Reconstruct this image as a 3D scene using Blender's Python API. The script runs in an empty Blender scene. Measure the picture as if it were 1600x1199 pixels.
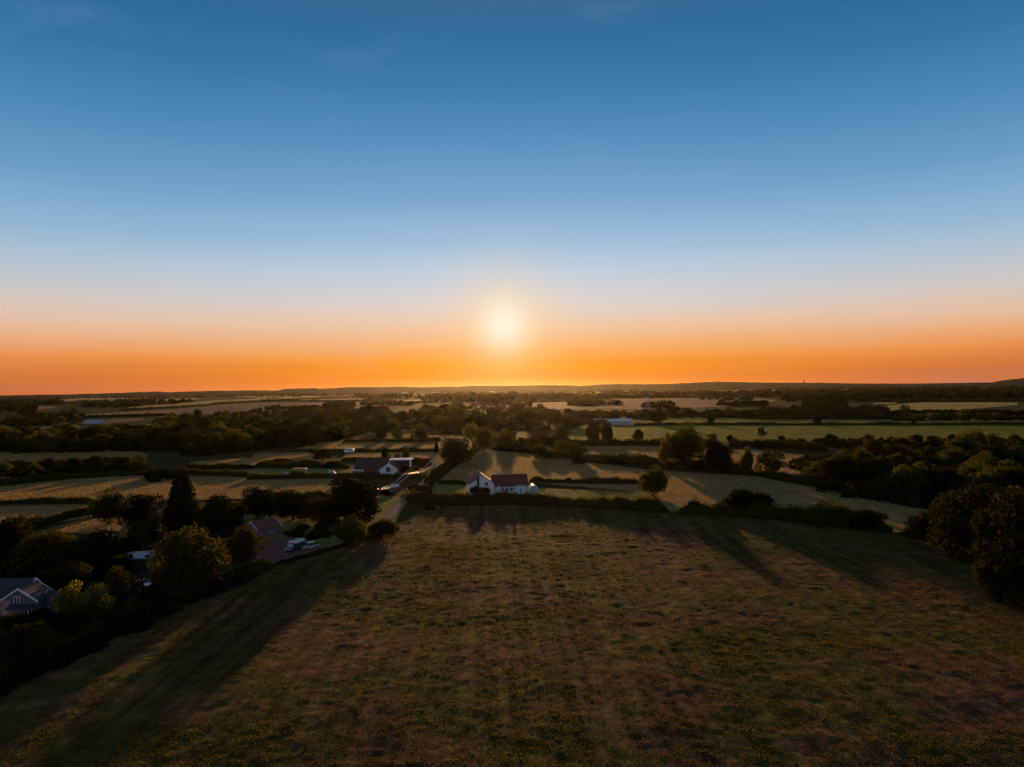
import bpy, math, random
import numpy as np
from mathutils import Matrix, Vector

SC = bpy.context.scene
COL = SC.collection
random.seed(7)
R = math.radians

# ------------------------------------------------------------------ camera
CAM_H, F, ROLL, Y0 = 36.0, 1121.0, 0.0120, 607.5      # eye height (m), focal length in photo pixels
cam = bpy.data.cameras.new('camera')
cam.sensor_width, cam.lens, cam.clip_start, cam.clip_end = 36, 36 * F / 1600, 0.5, 60000
cam_o = bpy.data.objects.new('camera', cam); COL.objects.link(cam_o)
PITCH = (Y0 - 599.5) / F
M3 = (Matrix.Rotation(R(90) + PITCH, 3, 'X') @ Matrix.Rotation(-ROLL, 3, 'Z'))
cam_o.matrix_world = Matrix.Translation((0, 0, CAM_H)) @ M3.to_4x4()
SC.camera = cam_o

def ray(px, py):
    return (M3 @ Vector(((px - 800) / F, (599.5 - py) / F, -1))).normalized()

def G(px, py):                       # survey: where a photo point lies on the level ground
    d = ray(px, py)
    t = -CAM_H / min(d.z, -0.0016)
    return Vector((d.x * t, d.y * t, 0))

# ------------------------------------------------------------------ sun and sky
SUN = ray(787, 507)
SUN_EL, SUN_AZ = math.asin(SUN.z), math.atan2(SUN.x, SUN.y)
sun = bpy.data.lights.new('sun', 'SUN')
sun.energy, sun.angle, sun.color = 5.0, R(0.8), (1.0, 0.56, 0.21)
sun_o = bpy.data.objects.new('sun', sun); COL.objects.link(sun_o)
sun_o.rotation_euler = (-SUN).to_track_quat('-Z', 'Y').to_euler()
sun_o.location = SUN * 300

def lin(c):
    return tuple(((v / 255 + 0.055) / 1.055) ** 2.4 if v > 10 else v / 255 / 12.92 for v in c)

world = bpy.data.worlds.new('World'); SC.world = world; world.use_nodes = True
WT = world.node_tree; WT.nodes.clear()
def wn(t, **k):
    n = WT.nodes.new(t)
    for a, b in k.items(): setattr(n, a, b)
    return n
def wmath(op, a, b=None):
    n = wn('ShaderNodeMath', operation=op)
    for i, v in enumerate((a, b)):
        if v is None: continue
        if isinstance(v, (int, float)): n.inputs[i].default_value = v
        else: WT.links.new(v, n.inputs[i])
    return n.outputs[0]
def wmix(f, a, b, mode='MIX'):
    n = wn('ShaderNodeMix', data_type='RGBA', blend_type=mode)
    n.clamp_factor = True
    for s, v in ((0, f), (6, a), (7, b)):
        if isinstance(v, (int, float)): n.inputs[s].default_value = v
        elif isinstance(v, tuple): n.inputs[s].default_value = v + (1,)
        else: WT.links.new(v, n.inputs[s])
    return n.outputs[2]
def wramp(fac, stops):
    n = wn('ShaderNodeValToRGB'); WT.links.new(fac, n.inputs[0]); cr = n.color_ramp
    while len(cr.elements) < len(stops): cr.elements.new(0.5)
    for e, (p, c) in zip(cr.elements, stops): e.position = p; e.color = c + (1,)
    return n.outputs[0]
tc = wn('ShaderNodeTexCoord')
sep = wn('ShaderNodeSeparateXYZ'); WT.links.new(tc.outputs['Generated'], sep.inputs[0])
dt = wn('ShaderNodeVectorMath', operation='DOT_PRODUCT')
WT.links.new(tc.outputs['Generated'], dt.inputs[0]); dt.inputs[1].default_value = SUN
one_m = wmath('MAXIMUM', wmath('SUBTRACT', 1.0, dt.outputs['Value']), 0.0)
zc = wmath('MAXIMUM', sep.outputs['Z'], 0.0)
# a few very faint, long streaks of thin cloud
mp = wn('ShaderNodeMapping'); mp.inputs['Scale'].default_value = (2.2, 2.2, 26); WT.links.new(tc.outputs['Generated'], mp.inputs[0])
cn = wn('ShaderNodeTexNoise'); cn.inputs['Scale'].default_value = 1.6; cn.inputs['Detail'].default_value = 5
WT.links.new(mp.outputs[0], cn.inputs[0])
zf = wmath('DIVIDE', wmath('ADD', zc, wmath('MULTIPLY', wmath('SUBTRACT', cn.outputs[0], 0.5), 0.012)), 0.6)
def S(el): return math.sin(R(el)) / 0.6
toward = wramp(zf, [(0, lin((255, 126, 0))), (S(1.2), lin((255, 144, 0))), (S(2.0), lin((254, 153, 20))),
    (S(3.2), lin((248, 172, 98))), (S(4.5), lin((240, 192, 150))), (S(5.8), lin((230, 206, 190))), (S(7.2), lin((216, 210, 210))),
    (S(9.2), lin((194, 207, 222))), (S(11.5), lin((162, 192, 218))), (S(15), lin((124, 168, 206))), (S(19), lin((92, 149, 195))),
    (S(23), lin((66, 129, 178))), (S(28), lin((50, 110, 157))), (1, lin((30, 90, 140)))])
away = wramp(zf, [(0, lin((188, 100, 66))), (S(1.2), lin((204, 112, 62))), (S(2.5), lin((230, 140, 76))),
    (S(3.8), lin((234, 172, 126))), (S(5.2), lin((224, 192, 168))), (S(6.8), lin((204, 198, 196))), (S(9), lin((174, 192, 208))),
    (S(11.5), lin((138, 178, 208))), (S(15), lin((102, 155, 196))), (S(19), lin((72, 134, 182))), (S(23), lin((48, 114, 163))),
    (S(28), lin((34, 98, 147))), (1, lin((18, 80, 134)))])
low = wmix(wmath('EXPONENT', wmath('MULTIPLY', one_m, -11.0)), away, toward)
sky = wn('ShaderNodeTexSky', sky_type='NISHITA', sun_disc=False)
sky.sun_elevation, sky.sun_rotation = SUN_EL, SUN_AZ
sky.dust_density, sky.ozone_density, sky.air_density = 0.2, 1.0, 1.0
nish = wmix(1.0, sky.outputs[0], (0.10, 0.10, 0.10), 'MULTIPLY')
hi = wn('ShaderNodeMapRange'); WT.links.new(zc, hi.inputs[0])
hi.inputs[1].default_value, hi.inputs[2].default_value = 0.44, 0.72
hi.inputs[3].default_value, hi.inputs[4].default_value = 0.0, 1.0
col = wmix(hi.outputs[0], low, nish)
# thin dusky streaks low down and faint wisps higher up
mp2 = wn('ShaderNodeMapping'); mp2.inputs['Scale'].default_value = (0.8, 0.8, 60); mp2.inputs['Location'].default_value = (3.1, 0.4, 1.7)
WT.links.new(tc.outputs['Generated'], mp2.inputs[0])
cn2 = wn('ShaderNodeTexNoise'); cn2.inputs['Scale'].default_value = 2.4; cn2.inputs['Detail'].default_value = 6; WT.links.new(mp2.outputs[0], cn2.inputs[0])
st = wn('ShaderNodeMapRange'); WT.links.new(cn2.outputs[0], st.inputs[0])
for i_, v_ in enumerate((0.50, 0.72, 0.0, 0.42)): st.inputs[i_ + 1].default_value = v_
lowm = wmath('EXPONENT', wmath('MULTIPLY', zc, -26.0))
col = wmix(wmath('MULTIPLY', st.outputs[0], lowm), col, lin((176, 112, 92)))
mp3 = wn('ShaderNodeMapping'); mp3.inputs['Scale'].default_value = (2.5, 2.5, 9); mp3.inputs['Rotation'].default_value = (0.25, 0.1, 0.5)
WT.links.new(tc.outputs['Generated'], mp3.inputs[0])
cn3 = wn('ShaderNodeTexNoise'); cn3.inputs['Scale'].default_value = 2.0; cn3.inputs['Detail'].default_value = 9; cn3.inputs['Roughness'].default_value = 0.62
WT.links.new(mp3.outputs[0], cn3.inputs[0])
st3 = wn('ShaderNodeMapRange'); WT.links.new(cn3.outputs[0], st3.inputs[0])
for i_, v_ in enumerate((0.57, 0.82, 0.0, 0.13)): st3.inputs[i_ + 1].default_value = v_
col = wmix(st3.outputs[0], col, lin((150, 178, 205)))
def glow(amp, width_deg, c):
    k = -1.0 / (R(width_deg) ** 2 / 2)
    e = wmath('MULTIPLY', wmath('EXPONENT', wmath('MULTIPLY', one_m, k)), amp)
    n = wn('ShaderNodeMix', data_type='RGBA', blend_type='MIX')
    WT.links.new(e, n.inputs[0]); return n, c
for amp, wd, c in ((0.48, 3.9, (1.0, 0.72, 0.28)), (0.96, 1.85, (0.98, 0.90, 0.74))):      # the sun's aureole, then its dazzling disc
    n, c = glow(amp, wd, c); WT.links.new(col, n.inputs[6]); n.inputs[7].default_value = c + (1,); col = n.outputs[2]
bg = wn('ShaderNodeBackground'); WT.links.new(col, bg.inputs[0]); bg.inputs[1].default_value = 1.0
wo = wn('ShaderNodeOutputWorld'); WT.links.new(bg.outputs[0], wo.inputs[0])

SC.view_settings.view_transform = 'Standard'; SC.view_settings.look = 'None'
SC.view_settings.exposure, SC.view_settings.gamma = 0.0, 1.0
SC.render.engine = 'CYCLES'
SC.cycles.max_bounces, SC.cycles.transparent_max_bounces, SC.cycles.volume_bounces = 5, 8, 0
SC.cycles.use_denoising = True

# ------------------------------------------------------------------ materials
MATS = {}
def node_mat(name):
    m = bpy.data.materials.new(name); m.use_nodes = True; MATS[name] = m
    nt = m.node_tree
    return m, nt, nt.nodes['Principled BSDF'], nt.nodes['Material Output']
def nz(nt, scale, detail=4, rough=0.55, vec=None, sc=None, rot=0):
    n = nt.nodes.new('ShaderNodeTexNoise'); n.inputs['Scale'].default_value = scale
    n.inputs['Detail'].default_value = detail; n.inputs['Roughness'].default_value = rough
    c = nt.nodes.new('ShaderNodeTexCoord'); m = nt.nodes.new('ShaderNodeMapping')
    nt.links.new(c.outputs['Object'], m.inputs[0]); m.inputs['Rotation'].default_value[2] = rot
    if sc: m.inputs['Scale'].default_value = sc
    nt.links.new(m.outputs[0], n.inputs[0])
    return n.outputs[0]
def rampn(nt, fac, stops):
    n = nt.nodes.new('ShaderNodeValToRGB'); nt.links.new(fac, n.inputs[0]); cr = n.color_ramp
    while len(cr.elements) < len(stops): cr.elements.new(0.5)
    for e, (p, c) in zip(cr.elements, stops): e.position = p; e.color = tuple(c) + (1,)
    return n.outputs[0]
def mixn(nt, f, a, b, mode='MIX'):
    n = nt.nodes.new('ShaderNodeMix'); n.data_type = 'RGBA'; n.blend_type = mode
    for s, v in ((0, f), (6, a), (7, b)):
        if isinstance(v, (int, float)): n.inputs[s].default_value = v
        elif isinstance(v, tuple): n.inputs[s].default_value = v + (1,)
        else: nt.links.new(v, n.inputs[s])
    return n.outputs[2]
def plain(name, c, rough=0.6, metal=0.0, spec=0.4, var=0.15, scale=1.5):
    m, nt, p, o = node_mat(name)
    f = nz(nt, scale)
    nt.links.new(rampn(nt, f, [(0.3, tuple(v * (1 - var) for v in c)), (0.7, tuple(min(1, v * (1 + var)) for v in c))]), p.inputs['Base Color'])
    p.inputs['Roughness'].default_value, p.inputs['Metallic'].default_value = rough, metal
    p.inputs['Specular IOR Level'].default_value = spec
    return m
def field_mat(name, a, b, c, big=0.012, fine=0.35, rot=0.2, stretch=9.0, spec=0.003):
    """grass or stubble: large drifts of colour, drilled / mown lines, and fine clumps"""
    m, nt, p, o = node_mat(name)
    drift = nz(nt, big, 5, 0.6)
    base = rampn(nt, drift, [(0.36, a), (0.52, b), (0.66, c)])
    lines = nz(nt, fine * 0.35, 3, 0.6, sc=(stretch, 1, 1), rot=rot)
    base = mixn(nt, 0.55, base, rampn(nt, lines, [(0.35, (0.55, 0.55, 0.55)), (0.65, (1.35, 1.3, 1.2))]), 'MULTIPLY')
    cl = nz(nt, fine, 4, 0.7)
    base = mixn(nt, 0.6, base, rampn(nt, cl, [(0.33, (0.5, 0.52, 0.5)), (0.68, (1.4, 1.36, 1.25))]), 'MULTIPLY')
    nt.links.new(base, p.inputs['Base Color'])
    p.inputs['Roughness'].default_value = 0.95; p.inputs['Specular IOR Level'].default_value = spec
    bp = nt.nodes.new('ShaderNodeBump'); bp.inputs['Strength'].default_value = 0.5; bp.inputs['Distance'].default_value = 0.25
    nt.links.new(cl, bp.inputs['Height']); nt.links.new(bp.outputs[0], p.inputs['Normal'])
    return m
field_mat('straw', (0.486, 0.297, 0.108), (0.567, 0.351, 0.128), (0.419, 0.290, 0.095), 0.006, 0.06)
field_mat('tan', (0.360, 0.186, 0.082), (0.420, 0.222, 0.094), (0.300, 0.192, 0.060), 0.02, 0.3)
field_mat('pink_stubble', (0.375, 0.188, 0.112), (0.420, 0.217, 0.128), (0.330, 0.180, 0.098), 0.004, 0.05)
field_mat('pasture', (0.189, 0.167, 0.038), (0.246, 0.189, 0.049), (0.304, 0.181, 0.072), 0.008, 0.12)
field_mat('green_crop', (0.173, 0.180, 0.027), (0.255, 0.210, 0.038), (0.225, 0.188, 0.045), 0.006, 0.08)
field_mat('ploughed', (0.224, 0.126, 0.091), (0.266, 0.154, 0.105), (0.196, 0.126, 0.077), 0.004, 0.05)
field_mat('rough_ground', (0.05, 0.048, 0.016), (0.075, 0.06, 0.022), (0.06, 0.042, 0.02), 0.01, 0.1)
def meadow_mat():
    m, nt, p, o = node_mat('meadow')
    big = rampn(nt, nz(nt, 0.045, 5, 0.65), [(0.34, (0.170, 0.068, 0.046)), (0.46, (0.130, 0.066, 0.030)), (0.55, (0.105, 0.078, 0.018)), (0.66, (0.175, 0.070, 0.042))])
    ln = nz(nt, 0.30, 3, 0.55, sc=(2.2, 0.10, 1), rot=0.05)
    c = mixn(nt, 0.9, big, rampn(nt, ln, [(0.36, (0.55, 0.55, 0.55)), (0.62, (1.35, 1.3, 1.2))]), 'MULTIPLY')
    md = nz(nt, 0.35, 5, 0.7)
    c = mixn(nt, 0.75, c, rampn(nt, md, [(0.34, (0.42, 0.42, 0.42)), (0.50, (0.95, 0.95, 0.95)), (0.68, (1.7, 1.65, 1.4))]), 'MULTIPLY')
    fn = nz(nt, 2.2, 4, 0.7)
    c = mixn(nt, 0.6, c, rampn(nt, fn, [(0.35, (0.5, 0.5, 0.5)), (0.68, (1.5, 1.5, 1.4))]), 'MULTIPLY')
    nt.links.new(c, p.inputs['Base Color']); p.inputs['Roughness'].default_value = 0.95; p.inputs['Specular IOR Level'].default_value = 0.010
    bp = nt.nodes.new('ShaderNodeBump'); bp.inputs['Strength'].default_value = 0.7; bp.inputs['Distance'].default_value = 0.3
    nt.links.new(fn, bp.inputs['Height']); nt.links.new(bp.outputs[0], p.inputs['Normal'])
meadow_mat()
field_mat('lane', (0.30, 0.20, 0.16), (0.34, 0.23, 0.18), (0.28, 0.19, 0.14), 0.1, 1.2, rot=0.4)
field_mat('brick_paving', (0.26, 0.10, 0.09), (0.30, 0.12, 0.105), (0.23, 0.095, 0.085), 0.2, 2.0)

def leaf_mat(name, dark, light, trans, tw=0.45):
    m, nt, p, o = node_mat(name)
    nt.nodes.remove(p)
    oi = nt.nodes.new('ShaderNodeObjectInfo')
    n = nz(nt, 3.0, 3)
    ad = nt.nodes.new('ShaderNodeMath'); ad.operation = 'MULTIPLY_ADD'
    nt.links.new(oi.outputs['Random'], ad.inputs[0]); ad.inputs[1].default_value = 0.5
    nt.links.new(n, ad.inputs[2])
    c = rampn(nt, ad.outputs[0], [(0.35, dark), (0.95, light)])
    d = nt.nodes.new('ShaderNodeBsdfDiffuse'); nt.links.new(c, d.inputs[0])
    t = nt.nodes.new('ShaderNodeBsdfTranslucent')
    nt.links.new(mixn(nt, 1.0, c, trans, 'MULTIPLY'), t.inputs[0])
    mx = nt.nodes.new('ShaderNodeMixShader'); mx.inputs[0].default_value = tw
    nt.links.new(d.outputs[0], mx.inputs[1]); nt.links.new(t.outputs[0], mx.inputs[2])
    nt.links.new(mx.outputs[0], o.inputs[0])
    return m
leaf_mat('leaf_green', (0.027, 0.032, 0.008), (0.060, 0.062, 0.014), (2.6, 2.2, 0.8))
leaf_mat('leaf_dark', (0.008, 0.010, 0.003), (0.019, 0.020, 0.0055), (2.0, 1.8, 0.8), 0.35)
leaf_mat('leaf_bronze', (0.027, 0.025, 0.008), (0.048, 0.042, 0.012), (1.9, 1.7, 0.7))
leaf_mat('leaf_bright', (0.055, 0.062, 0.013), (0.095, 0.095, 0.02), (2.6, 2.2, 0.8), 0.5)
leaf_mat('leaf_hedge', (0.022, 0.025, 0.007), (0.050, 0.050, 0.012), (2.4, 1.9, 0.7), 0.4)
def grass_mat(name, stops):
    m, nt, p, o = node_mat(name); nt.nodes.remove(p)
    c = rampn(nt, nz(nt, 0.10, 5, 0.7), stops)
    c = mixn(nt, 0.7, c, rampn(nt, nz(nt, 0.8, 3, 0.7), [(0.35, (0.6, 0.62, 0.6)), (0.7, (1.4, 1.35, 1.15))]), 'MULTIPLY')
    d = nt.nodes.new('ShaderNodeBsdfDiffuse'); nt.links.new(c, d.inputs[0])
    t = nt.nodes.new('ShaderNodeBsdfTranslucent'); nt.links.new(mixn(nt, 1.0, c, (1.3, 1.3, 0.7), 'MULTIPLY'), t.inputs[0])
    mx = nt.nodes.new('ShaderNodeMixShader'); mx.inputs[0].default_value = 0.52
    nt.links.new(d.outputs[0], mx.inputs[1]); nt.links.new(t.outputs[0], mx.inputs[2]); nt.links.new(mx.outputs[0], o.inputs[0])
grass_mat('grass', [(0.38, (0.14, 0.08, 0.036)), (0.5, (0.115, 0.095, 0.018)), (0.62, (0.175, 0.11, 0.032))])
grass_mat('dry_grass', [(0.38, (0.36, 0.20, 0.09)), (0.5, (0.42, 0.25, 0.10)), (0.62, (0.34, 0.24, 0.07))])
plain('bark', (0.07, 0.05, 0.035), 0.9, var=0.3)
plain('render_white', (0.80, 0.80, 0.78), 0.7, var=0.05, scale=0.6)
plain('trim_white', (0.82, 0.82, 0.80), 0.45, var=0.03)
plain('brick_pink', (0.42, 0.22, 0.19), 0.8, var=0.2, scale=3)
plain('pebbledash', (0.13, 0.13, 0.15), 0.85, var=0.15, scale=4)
plain('shed_white', (0.72, 0.72, 0.70), 0.5, var=0.08, scale=0.2)
plain('shed_blue', (0.38, 0.42, 0.46), 0.5, var=0.08, scale=0.2)
plain('roof_flat', (0.42, 0.42, 0.45), 0.6, var=0.1)
plain('glass_dark', (0.03, 0.035, 0.045), 0.12, spec=0.8, var=0.05)
plain('car_dark', (0.03, 0.035, 0.05), 0.28, spec=0.6, var=0.03)
plain('car_pale', (0.45, 0.46, 0.50), 0.3, spec=0.6, var=0.03)
plain('car_glass', (0.05, 0.055, 0.065), 0.06, spec=1.0, var=0.02)
plain('rubber', (0.02, 0.02, 0.02), 0.8)
plain('pole_wood', (0.12, 0.09, 0.07), 0.85, var=0.25)
plain('wire_metal', (0.75, 0.70, 0.66), 0.32, metal=1.0, var=0.03)
plain('steel', (0.22, 0.22, 0.23), 0.5, metal=0.6)
plain('fence_wood', (0.16, 0.10, 0.075), 0.85, var=0.25)
plain('tarp_green', (0.30, 0.45, 0.40), 0.5)
plain('canopy_red', (0.50, 0.22, 0.18), 0.6)
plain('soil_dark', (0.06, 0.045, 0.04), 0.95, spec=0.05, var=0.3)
plain('wood_far', (0.03, 0.034, 0.016), 0.95, var=0.4, scale=0.02)
plain('hill', (0.045, 0.036, 0.022), 1.0, spec=0.0, var=0.45, scale=0.004)
def tile_mat(name, a, b):
    m, nt, p, o = node_mat(name)
    br = nt.nodes.new('ShaderNodeTexBrick'); c = nt.nodes.new('ShaderNodeTexCoord')
    nt.links.new(c.outputs['Object'], br.inputs[0]); br.inputs['Scale'].default_value = 3.0
    br.inputs['Color1'].default_value = a + (1,); br.inputs['Color2'].default_value = b + (1,)
    br.inputs['Mortar'].default_value = tuple(v * 0.5 for v in a) + (1,)
    nt.links.new(mixn(nt, 0.5, br.outputs[0], rampn(nt, nz(nt, 0.9), [(0.3, (0.6, 0.6, 0.6)), (0.7, (1.25, 1.2, 1.2))]), 'MULTIPLY'), p.inputs['Base Color'])
    p.inputs['Roughness'].default_value = 0.75; p.inputs['Specular IOR Level'].default_value = 0.3
tile_mat('tile_plum', (0.17, 0.050, 0.040), (0.20, 0.062, 0.048))
tile_mat('tile_dark', (0.085, 0.045, 0.045), (0.11, 0.058, 0.055))
tile_mat('tile_red', (0.26, 0.065, 0.05), (0.30, 0.08, 0.062))
tile_mat('slate', (0.062, 0.052, 0.060), (0.08, 0.066, 0.075))
M = MATS

# ------------------------------------------------------------------ object helpers
def mesh_obj(name, verts, faces, mat, parent=None, smooth=False):
    me = bpy.data.meshes.new(name); me.from_pydata([tuple(v) for v in verts], [], faces); me.update()
    me.materials.append(mat)
    if smooth:
        for p in me.polygons: p.use_smooth = True
    return link(name, me, parent)
def link(name, me, parent=None):
    o = bpy.data.objects.new(name, me); COL.objects.link(o)
    if parent is not None: o.parent = parent
    return o
def quads_mesh(name, V, mat, n=4):                    # V: (N, n, 3) loose polygons, fast
    V = np.asarray(V, np.float32); N = V.shape[0]
    me = bpy.data.meshes.new(name)
    me.vertices.add(N * n); me.vertices.foreach_set('co', V.reshape(-1))
    me.loops.add(N * n); me.loops.foreach_set('vertex_index', np.arange(N * n, dtype=np.int32))
    me.polygons.add(N); me.polygons.foreach_set('loop_start', np.arange(0, N * n, n, dtype=np.int32))
    me.polygons.foreach_set('loop_total', np.full(N, n, np.int32))
    me.update(calc_edges=True); me.materials.append(mat)
    return me
def thing(name, label, cat, loc=(0, 0, 0), rz=0.0, group=None, scale=None):
    o = bpy.data.objects.new(name, None); COL.objects.link(o)
    o.location, o.rotation_euler = loc, (0, 0, rz); o.empty_display_size = 0.5
    if scale: o.scale = scale
    return tag(o, label, cat, group)
def tag(o, label, cat, group=None):
    o['label'] = label; o['category'] = cat
    if group: o['group'] = group
    return o
def struct(o): o['kind'] = 'structure'; return o

class MB:                                             # collects boxes / prisms / tubes into one mesh
    def __init__(s): s.v, s.f = [], []
    def poly(s, vs, fs):
        k = len(s.v); s.v += [tuple(v) for v in vs]; s.f += [tuple(i + k for i in f) for f in fs]; return s
    def box(s, x0, x1, y0, y1, z0, z1):
        return s.poly([(x0,y0,z0),(x1,y0,z0),(x1,y1,z0),(x0,y1,z0),(x0,y0,z1),(x1,y0,z1),(x1,y1,z1),(x0,y1,z1)],
                      [(0,3,2,1),(4,5,6,7),(0,1,5,4),(1,2,6,5),(2,3,7,6),(3,0,4,7)])
    def prism(s, prof, a0, a1, axis='x'):             # profile [(u,z)] swept along an axis
        n = len(prof)
        P = lambda a, u, z: (a, u, z) if axis == 'x' else (u, a, z)
        vs = [P(a0, u, z) for u, z in prof] + [P(a1, u, z) for u, z in prof]
        return s.poly(vs, [tuple(range(n - 1, -1, -1)), tuple(range(n, 2 * n))] + [(i, (i + 1) % n, n + (i + 1) % n, n + i) for i in range(n)])
    def tube(s, pts, rad, k=6):
        pts = [Vector(p) for p in pts]; rad = rad if hasattr(rad, '__len__') else [rad] * len(pts)
        base = len(s.v)
        for i, p in enumerate(pts):
            d = (pts[min(i + 1, len(pts) - 1)] - pts[max(i - 1, 0)]).normalized()
            a = d.cross(Vector((0, 0, 1)) if abs(d.z) < 0.9 else Vector((1, 0, 0))).normalized(); b = d.cross(a)
            s.v += [tuple(p + (a * math.cos(t) + b * math.sin(t)) * rad[i]) for t in (2 * math.pi * j / k for j in range(k))]
        for i in range(len(pts) - 1):
            for j in range(k):
                s.f.append((base + i*k + j, base + i*k + (j+1) % k, base + (i+1)*k + (j+1) % k, base + (i+1)*k + j))
        s.f.append(tuple(base + j for j in range(k))[::-1]); s.f.append(tuple(base + (len(pts)-1)*k + j for j in range(k)))
        return s
    def build(s, name, mat, parent=None, smooth=False): return mesh_obj(name, s.v, s.f, M[mat], parent, smooth)

# ------------------------------------------------------------------ ground, fields, lane
GX, GY0, GY1 = 16000, -1500, 14000
struct(mesh_obj('ground', [(-GX, GY0, 0), (GX, GY0, 0), (GX, GY1, 0), (-GX, GY1, 0)], [(0, 1, 2, 3)], M['rough_ground']))
NF = [0]
def field(pts, mat, name='field'):
    NF[0] += 1
    z = 0.02 + 0.006 * NF[0]
    P = [G(*p) for p in pts]
    o = mesh_obj(name, [(p.x, p.y, z) for p in P], [tuple(range(len(P)))], M[mat])
    if o.data.polygons[0].normal.z < 0: o.data.flip_normals()
    return struct(o)
FIELDS = [
 # far strips
 ('straw', [(88,625),(125,622),(290,619),(290,621),(180,626),(90,628)]), ('straw', [(165,628),(200,624),(330,620),(330,622),(260,628)]),
 ('straw', [(200,637),(330,626),(420,622),(420,625),(300,634),(210,640)]), ('ploughed', [(270,640),(340,632),(480,627),(560,626),(470,636),(380,646),(270,648)]),
 ('straw', [(330,620),(420,617),(500,619),(500,621),(420,622)]), ('straw', [(400,622),(500,620),(480,626),(400,628)]),
 ('straw', [(497,624),(575,622),(560,627),(490,627)]), ('pink_stubble', [(425,637),(500,629),(605,627),(620,632),(560,638),(430,641)]),
 ('straw', [(600,626),(680,624),(680,626),(600,629)]), ('tan', [(130,648),(270,640),(275,645),(130,653)]),
 ('ploughed', [(122,661),(180,655),(225,653),(225,657),(170,662)]), ('straw', [(190,665),(315,659),(318,663),(190,670)]),
 ('straw', [(25,672),(120,664),(125,669),(40,676)]), ('tan', [(15,640),(60,634),(90,636),(40,645)]),
 ('straw', [(815,627),(935,624),(938,626),(815,629)]), ('pink_stubble', [(818,638),(820,630),(925,627),(930,631),(880,639)]),
 ('pink_stubble', [(930,637),(960,623),(1180,621),(1215,626),(1180,634),(1000,640)]), ('straw', [(1050,612),(1180,609),(1180,611),(1050,614)]),
 ('pasture', [(1000,618),(1100,614),(1180,613),(1180,615),(1000,621)]), ('straw', [(870,616),(945,612),(945,614),(870,618)]),
 ('straw', [(875,621),(930,617),(932,619),(875,623)]), ('pasture', [(1350,622),(1395,620),(1395,622),(1350,624)]),
 ('straw', [(1380,634),(1440,629),(1590,629),(1590,633),(1480,643),(1380,645)]), ('straw', [(1365,629),(1400,628),(1400,631),(1365,632)]),
 ('pasture', [(990,664),(1040,653),(1240,651),(1640,655),(1640,661),(1250,662),(1010,664)]),
 ('green_crop', [(885,690),(895,672),(960,664),(1250,664),(1640,663),(1640,690),(1250,693)]),
 # middle distance
 ('tan', [(-40,727),(-40,708),(212,702),(232,712),(200,720)]), ('tan', [(-40,752),(-40,738),(68,736),(60,748)]),
 ('tan', [(-60,792),(-60,768),(110,750),(240,742),(395,744),(560,749),(560,776),(390,780),(150,788)]),
 ('tan', [(-60,830),(-60,794),(150,788),(165,806),(40,826)]), ('tan', [(80,832),(160,808),(200,815),(180,838)]),
 ('tan', [(290,732),(300,722),(400,716),(430,722),(400,731)]), ('pasture', [(290,741),(400,733),(560,733),(560,741),(400,742)]),
 ('tan', [(385,722),(400,709),(482,706),(490,711),(420,724)]), ('tan', [(465,702),(500,692),(690,690),(682,706),(560,705)]),
 ('tan', [(535,717),(540,708),(682,707),(678,717)]), ('tan', [(640,687),(650,681),(712,681),(705,688)]),
 ('tan', [(600,742),(605,733),(660,731),(668,741)]),
 ('tan', [(680,757),(745,703),(850,712),(905,722),(1010,735),(1180,745),(1460,800),(1500,822),(1390,835),(1160,806),(1040,800),(1005,770),(840,756)]),
 ('tan', [(850,704),(890,693),(1040,698),(1180,704),(1260,712),(1250,742),(1180,744),(1010,722)]),
 ('pasture', [(668,786),(680,757),(1005,770),(1048,806),(900,792)]),
 ('pasture', [(375,800),(560,776),(640,778),(600,850),(420,890)]),
]
for m_, p_ in FIELDS: field(p_, m_)
field([(592,812),(606,800),(628,782),(650,766),(674,748),(688,737),(694,737),(682,747),(662,764),(640,782),(624,800),(612,812)], 'lane', 'lane')
field([(396,884),(402,850),(440,843),(470,846),(505,858),(460,880)], 'brick_paving', 'driveway')
field([(-40,985),(-40,950),(90,945),(230,905),(330,915),(250,948),(90,985)], 'rough_ground', 'yard')

# --- value noise used for the near meadow
_rng = np.random.default_rng(3)
_tab = _rng.random((256, 256))
def vnoise(x, y, s):
    x, y = np.asarray(x) * s, np.asarray(y) * s
    xi, yi = np.floor(x).astype(int), np.floor(y).astype(int); fx, fy = x - xi, y - yi
    fx, fy = fx * fx * (3 - 2 * fx), fy * fy * (3 - 2 * fy)
    t = lambda a, b: _tab[a % 256, b % 256]
    return (t(xi, yi) * (1 - fx) + t(xi + 1, yi) * fx) * (1 - fy) + (t(xi, yi + 1) * (1 - fx) + t(xi + 1, yi + 1) * fx) * fy
MEADOW = [G(*p) for p in [(-420,1260),(60,1052),(260,958),(430,890),(560,853),(628,822),(668,795),(800,793),(1045,804),(1180,816),(1400,836),(1520,880),(1660,960),(2050,1260)]]
MEADOW = [Vector((-75, 30, 0))] + MEADOW + [Vector((85, 30, 0))]
def inside(px, py, poly):
    x = np.asarray(px); y = np.asarray(py); r = np.zeros(x.shape, bool); n = len(poly)
    for i in range(n):
        a, b = poly[i], poly[(i + 1) % n]
        c = ((a.y > y) != (b.y > y)) & (x < (b.x - a.x) * (y - a.y) / ((b.y - a.y) + 1e-12) + a.x)
        r ^= c
    return r
def mz(x, y): return 0.30 + 0.5 * vnoise(x, y, 0.035) + 0.16 * vnoise(x, y, 0.16) + 0.13 * vnoise(x * 1.0, y * .8, 0.5) ** 2 + 0.12 * vnoise(x + 40, y, 1.15) ** 2 + 0.05 * vnoise(x * 3.0 + y * .15, y * .1, 0.35)
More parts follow.
